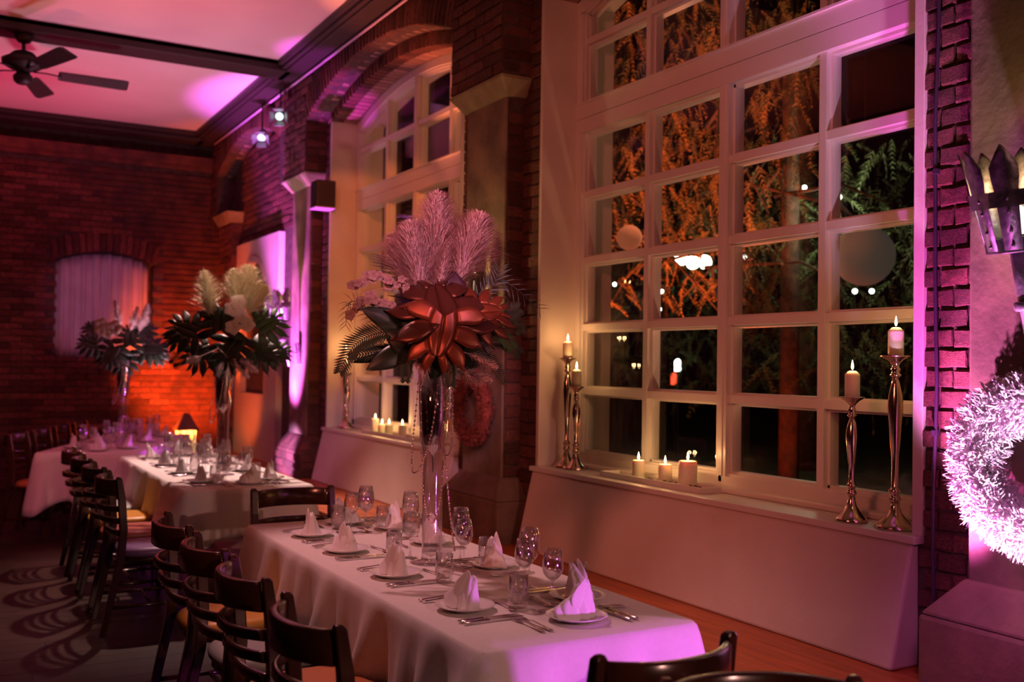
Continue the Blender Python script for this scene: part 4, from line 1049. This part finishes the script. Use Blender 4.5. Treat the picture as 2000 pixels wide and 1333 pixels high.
# ------------------------------------------------------------------ wreaths
def wreath(loc,Rm,rt,m,label,n,seed,tl=.05,ribbon=True):
    R_=random.Random(seed); w_=empty('wreath',loc); tag(w_,label,'wreath')
    g=G(); ring=[]
    for i in range(33):
        a=2*PI*i/32; ring.append((0,Rm*math.cos(a),Rm*math.sin(a)))
    g.tube(ring,rt*.6,8,cap=False); g.build('ring',m,w_)
    g=G()
    for i in range(n):
        a=R_.uniform(0,2*PI); ph=R_.uniform(0,2*PI); ro=Vector((0,math.cos(a),math.sin(a))); d=(ro*math.cos(ph)+Vector((-1,0,0))*math.sin(ph)); 
        if d.x>.5: continue
        c=ro*Rm+d*rt*.5; d=(d+Vector((R_.uniform(-.6,.6),R_.uniform(-.6,.6),R_.uniform(-.6,.6)))).normalized(); L=tl*R_.uniform(.6,1.2)
        sd=d.cross(Vector((R_.uniform(-1,1),R_.uniform(-1,1),R_.uniform(-1,1)))).normalized()*.0018
        m1=c+d*L*.6; g.add([c-sd,c+sd,m1+sd,m1-sd],[(0,1,2,3)])
        for q in range(3):
            dd=(d+Vector((R_.uniform(-.8,.8),R_.uniform(-.8,.8),R_.uniform(-.8,.8)))).normalized(); e=m1+dd*L*.5; s2=sd*1.1
            g.add([m1-s2,m1+s2,e+s2*.8,e-s2*.8],[(0,1,2,3)])
    o=g.build('twigs',m,w_); o['kind']='stuff'
    if ribbon:
        g=G(); g.bar([(0,0,Rm),(.01,.01,Rm+.12),(-.0,.0,Rm+.30)],.018,.003,(0,1,0)); g.build('ribbon','ribbon',w_)
    return w_
wreath((XS-.085,2.02,1.29),.215,.085,'twig_white','bushy pale twig wreath hanging on the magenta-lit pillar',5200,4,.06)
wreath((XS-.06,PC[1]+.02,1.30),.20,.06,'moss_red','dark reddish moss wreath on the pillar behind the nearest vase',2600,5,.035)
# ------------------------------------------------------------------ ceiling spots
def spot(loc,rot,label):
    s=empty('spotlight',loc,rot); tag(s,label,'spotlight','ceiling spotlights')
    g=G(); g.lathe([(.001,-.10),(.035,-.10),(.045,-.06),(.045,.04),(.05,.05),(.05,.06),(.04,.06)],20,cap=False); g.build('housing','spotbody',s)
    g=G(); g.lathe([(.001,.045),(.043,.045),(.001,.0455)],20,cap=False); g.build('lens','bulb_spot',s)
    for a in range(4):
        an=a*PI/2; d=(math.cos(an),math.sin(an)); t_=(-d[1],d[0]); z0=.06; g=G()
        g.add([(d[0]*.05+t_[0]*.045,d[1]*.05+t_[1]*.045,z0),(d[0]*.05-t_[0]*.045,d[1]*.05-t_[1]*.045,z0),(d[0]*.085-t_[0]*.055,d[1]*.085-t_[1]*.055,z0+.06),(d[0]*.085+t_[0]*.055,d[1]*.085+t_[1]*.055,z0+.06)],[(0,1,2,3)])
        solid(g.build('barn_door','spotbody',s),.002)
    return s
def spot_arm(s,top):
    g=G(); g.tube([top,(s[0],s[1],s[2]+.07)],.008,6); g.build('hanger','blackmetal',None)
s1=spot((3.0,10.12,4.10),tuple((Vector((.2,4.5,1.5))-Vector((3.0,10.12,4.10))).to_track_quat('Z','Y').to_euler()),'upper spotlight with open barn doors hanging above the far magenta pillar')
g=G(); g.tube([(0,0,0),(.0,.0,.27)],.009,6); g.tube([(0,0,.02),(.1,-.15,.04),(.16,-.25,.1),(.1,-.2,.2)],.004,6); o=g.build('hanger','blackmetal',s1); o.matrix_parent_inverse=s1.matrix_world.inverted() if False else Matrix.Identity(4)
o.matrix_basis=Matrix(s1.rotation_euler.to_matrix().to_4x4().inverted())
s2=spot((3.0,10.78,4.02),tuple((Vector((1.2,7.0,1.0))-Vector((3.0,10.78,4.02))).to_track_quat('Z','Y').to_euler()),'lower spotlight with greenish glow in front of the blind niche')
g=G(); g.tube([(0,0,0),(.0,.0,.35)],.009,6); o=g.build('hanger','blackmetal',s2); o.matrix_basis=Matrix(s2.rotation_euler.to_matrix().to_4x4().inverted())
# uplight fixture in the corner
cf=empty('uplight',(2.62,12.45,.45)); tag(cf,'small dark uplight lantern on the bench in the orange-lit corner','lamp')
g=G(); g.hexa([(-.09,-.09,.0),(.09,-.09,.0),(.09,.09,.0),(-.09,.09,.0),(-.1,-.1,.3),(.1,-.1,.3),(.1,.1,.3),(-.1,.1,.3)]); g.build('glowing_box',mat('amber_glow',(.8,.6,.3),.8,emis=(1,.6,.2),estr=1.3),cf)
g=G(); g.hexa([(-.13,-.13,.3),(.13,-.13,.3),(.13,.13,.3),(-.13,.13,.3),(-.03,-.03,.5),(.03,-.03,.5),(.03,.03,.5),(-.03,.03,.5)]); g.build('hood','beam',cf)
# ------------------------------------------------------------------ ceiling fan
fn=empty('ceiling_fan',(.60,9.70,0)); tag(fn,'dark five-blade ceiling fan hanging below the pink ceiling panels','ceiling fan')
FC=(0,0)
g=G(); g.lathe([(.001,4.405),(.075,4.405),(.08,4.37),(.05,4.33),(.016,4.32)][::-1],20); g.tube([(0,0,4.35),(0,0,4.22)],.016,8); g.build('downrod','fan',fn)
g=G(); g.lathe([(.001,4.05),(.05,4.05),(.06,4.08),(.12,4.10),(.17,4.13),(.175,4.17),(.12,4.20),(.08,4.24),(.05,4.25),(.001,4.25)],28); g.build('motor_housing','fan',fn)
g=G(); g.lathe([(.001,3.96),(.05,3.965),(.075,3.99),(.08,4.03),(.05,4.06)],20); g.build('hub','fan',fn)
for k in range(5):
    a=.02+k*2*PI/5; g=G()
    rings=[]
    for rr,hw in ((.28,.04),(.31,.06),(.5,.07),(.80,.082),(.85,.075),(.865,.05)):
        rings.append([(rr,-hw,4.075+.022),(rr,hw,4.075-.022),(rr,hw,4.083-.022),(rr,-hw,4.083+.022)])
    g.loft(rings,True,True,False); b_=g.build('blade','fan',fn,None,(0,0,a)); g=G(); g.bar([(.08,0,4.08),(.18,0,4.085),(.3,0,4.075)],.03,.006); g.build('blade_arm','fan',b_)
# ------------------------------------------------------------------ garden outside
t=S('ground_outside'); g=G(); g.box((4.0,-3,.2),(40,40,.42)); g.build('lawn','grass',t)
def sprays(n,box,seed,size,hang=.8,dirv=None):
    """conifer sprays: short drooping twigs set with flat scale tufts"""
    R_=random.Random(seed); g=G()
    for i in range(n):
        p=Vector((R_.uniform(box[0],box[1]),R_.uniform(box[2],box[3]),R_.uniform(box[4],box[5])))
        d=Vector((R_.uniform(-1,1),R_.uniform(-1,1),R_.uniform(-.4,.2)-hang)).normalized(); L=size*R_.uniform(.6,1.4); sd=d.cross(Vector((R_.uniform(-1,1),R_.uniform(-1,1),.1))).normalized()
        for k in range(9):
            t_=k/9; c=p+d*L*t_+Vector((0,0,-.25*L*t_*t_)); 
            for s in (-1,1):
                e=c+(d*R_.uniform(.9,2.2)+sd*s+Vector((R_.uniform(-.3,.3),R_.uniform(-.3,.3),R_.uniform(-.3,.3)))).normalized()*L*R_.uniform(.14,.34)*(1-.5*t_); w_=d*L*.03
                g.add([c-w_,c+w_,e],[(0,1,2)])
    return g
def tree(loc,label,h,seed,spr,m,trunk_r=.12,branches=(),tk=0):
    o=empty('conifer',loc); tag(o,label,'tree','trees outside the windows')
    g=G(); g.tube([(tk,tk,0),(tk+.05,tk+.05,h*.5),(tk,tk+.1,h)],[trunk_r,trunk_r*.8,trunk_r*.3],10); g.build('trunk','bark',o)
    if branches:
        g=G()
        for b in branches: g.tube(b,[.022,.014,.005][:len(b)],6)
        g.build('branches','bark',o)
    g=G()
    for q in spr: s_=sprays(*q); g.add(s_.v,s_.f)
    f_=g.build('foliage',m,o); f_['kind']='stuff'
    return o
br=[]
R_=random.Random(9)
for i in range(34):
    a=Vector((R_.uniform(.2,1.0),R_.uniform(1.0,3.0),R_.uniform(1.8,4.6))); b=a+Vector((R_.uniform(-1.1,.2),R_.uniform(-1.3,.6),R_.uniform(-.5,.4))); c=b+Vector((R_.uniform(-.4,.1),R_.uniform(-.6,.3),R_.uniform(-.6,.0))); br.append([a,b,c])
tree((6.2,6.2,.42),'orange-lit conifer with bare twigs and drooping sprays just outside the large window',6,1,[(900,(-.9,.7,.2,2.7,2.5,5.4),2,.25,1.1),(110,(-.6,.3,-.5,.2,2.5,4.2),6,.25,1.0),(160,(-.5,.5,.6,2.2,1.8,2.6),3,.2,.6),(110,(-.6,-.3,-.3,.1,1.55,2.15),4,.2,1.3)],'conifer',.10,br,.9)
tree((8.8,8.6,.42),'dark green conifer hung with small lights farther out in the garden',6,2,[(1500,(-1.8,1.4,-3.0,2.6,.9,3.4),12,.3,.5)],'conifer_dark',.2)
tree((8.5,13.5,.42),'shadowy conifer at the far side of the garden seen through the windows',6,3,[(1100,(-1.8,1.4,-2.5,2.6,.8,4.5),13,.35,.4)],'conifer_dark',.2)
# fairy lights (positions read off in the garden plane)
FL=[(7.2,y,z) for y,z in ((7.29,3.44),(7.02,3.33),(6.71,3.34),(6.59,3.18),(7.16,3.16),(7.84,2.73),(6.63,2.75),(6.06,2.50),(6.31,2.39),(6.40,2.30),(6.21,2.29),(10.13,2.59),(9.2,2.45),(9.24,2.25),(7.95,3.82),(6.67,4.34))]
for i,q in enumerate(FL):
    g=G(); g.ball((0,0,0),.022,8,6); o=g.build('fairy_light','bulb_fairy',None,q); k=(3.66)/q[0]; yy=q[1]*k; zz_=1.6+(q[2]-1.6)*k; c_=min(3,max(0,int((5.42-yy)/.675))); r_=sum(zz_>z for z in (1.431,1.838,2.265,2.69,3.2))
    n_=sum(1 for y2,z2 in [(b[1]*k,1.6+(b[2]-1.6)*k) for b in FL] if min(3,max(0,int((5.42-y2)/.675)))==c_ and sum(z2>z for z in (1.431,1.838,2.265,2.69,3.2))==r_ and y2>yy)
    tag(o,'%s garden bulb, %s pane column from the left, %s row above the sill'%(('leftmost','second','third','fourth','fifth','sixth')[n_],('first','second','third','fourth')[c_],('first','second','third','fourth','fifth','sixth')[r_]),'light','garden light bulbs')
for i,q in enumerate(((7.2,8.86,2.80),(7.2,8.66,2.74),(7.2,8.46,2.73))):
    g=G(); g.ball((0,0,0),.075,12,8); o=g.build('floodlight_bulb','bulb_flood',None,q); tag(o,('left','middle','right')[i]+' one of the three large bright floodlight bulbs in the garden','light','garden floodlights')
g=G(); g.ball((0,0,0),.1,20,14); o=g.build('paper_lantern','lantern',None,(4.7,6.42,2.6)); g=G(); g.tube([(0,0,.1),(0,0,1.9)],.002,5); g.build('cord','beam',o); tag(o,'round salmon paper lantern hanging among the branches outside','lantern')
g=G(); g.ball((0,0,0),.24,20,14); o=g.build('paper_lantern','lantern_dim',None,(6.4,5.6,2.50)); g=G(); g.tube([(0,0,.24),(0,0,2.2)],.003,5); g.build('cord','beam',o); tag(o,'dim round grey paper lantern outside behind the last window column','lantern')
for q,wd_ in (((8.9,11.5,1.41),'left red'),((8.9,11.08,1.41),'right red'),((8.9,11.0,1.60),'white upper')):
    g=G(); g.box((-.03,-.03,-.07),(.03,.03,.07)); g.lathe([(.035,.07),(.02,.09),(.001,.1)],8); o=g.build('garden_lamp','red_glow' if 'red' in wd_ else 'bulb_fairy',None,q); g=G(); g.tube([(0,0,-.12),(0,0,.42-q[2])],.015,6); g.build('post','beam',o); tag(o,wd_+' garden lamp far off, low behind the second pane column','light','distant garden lamps')
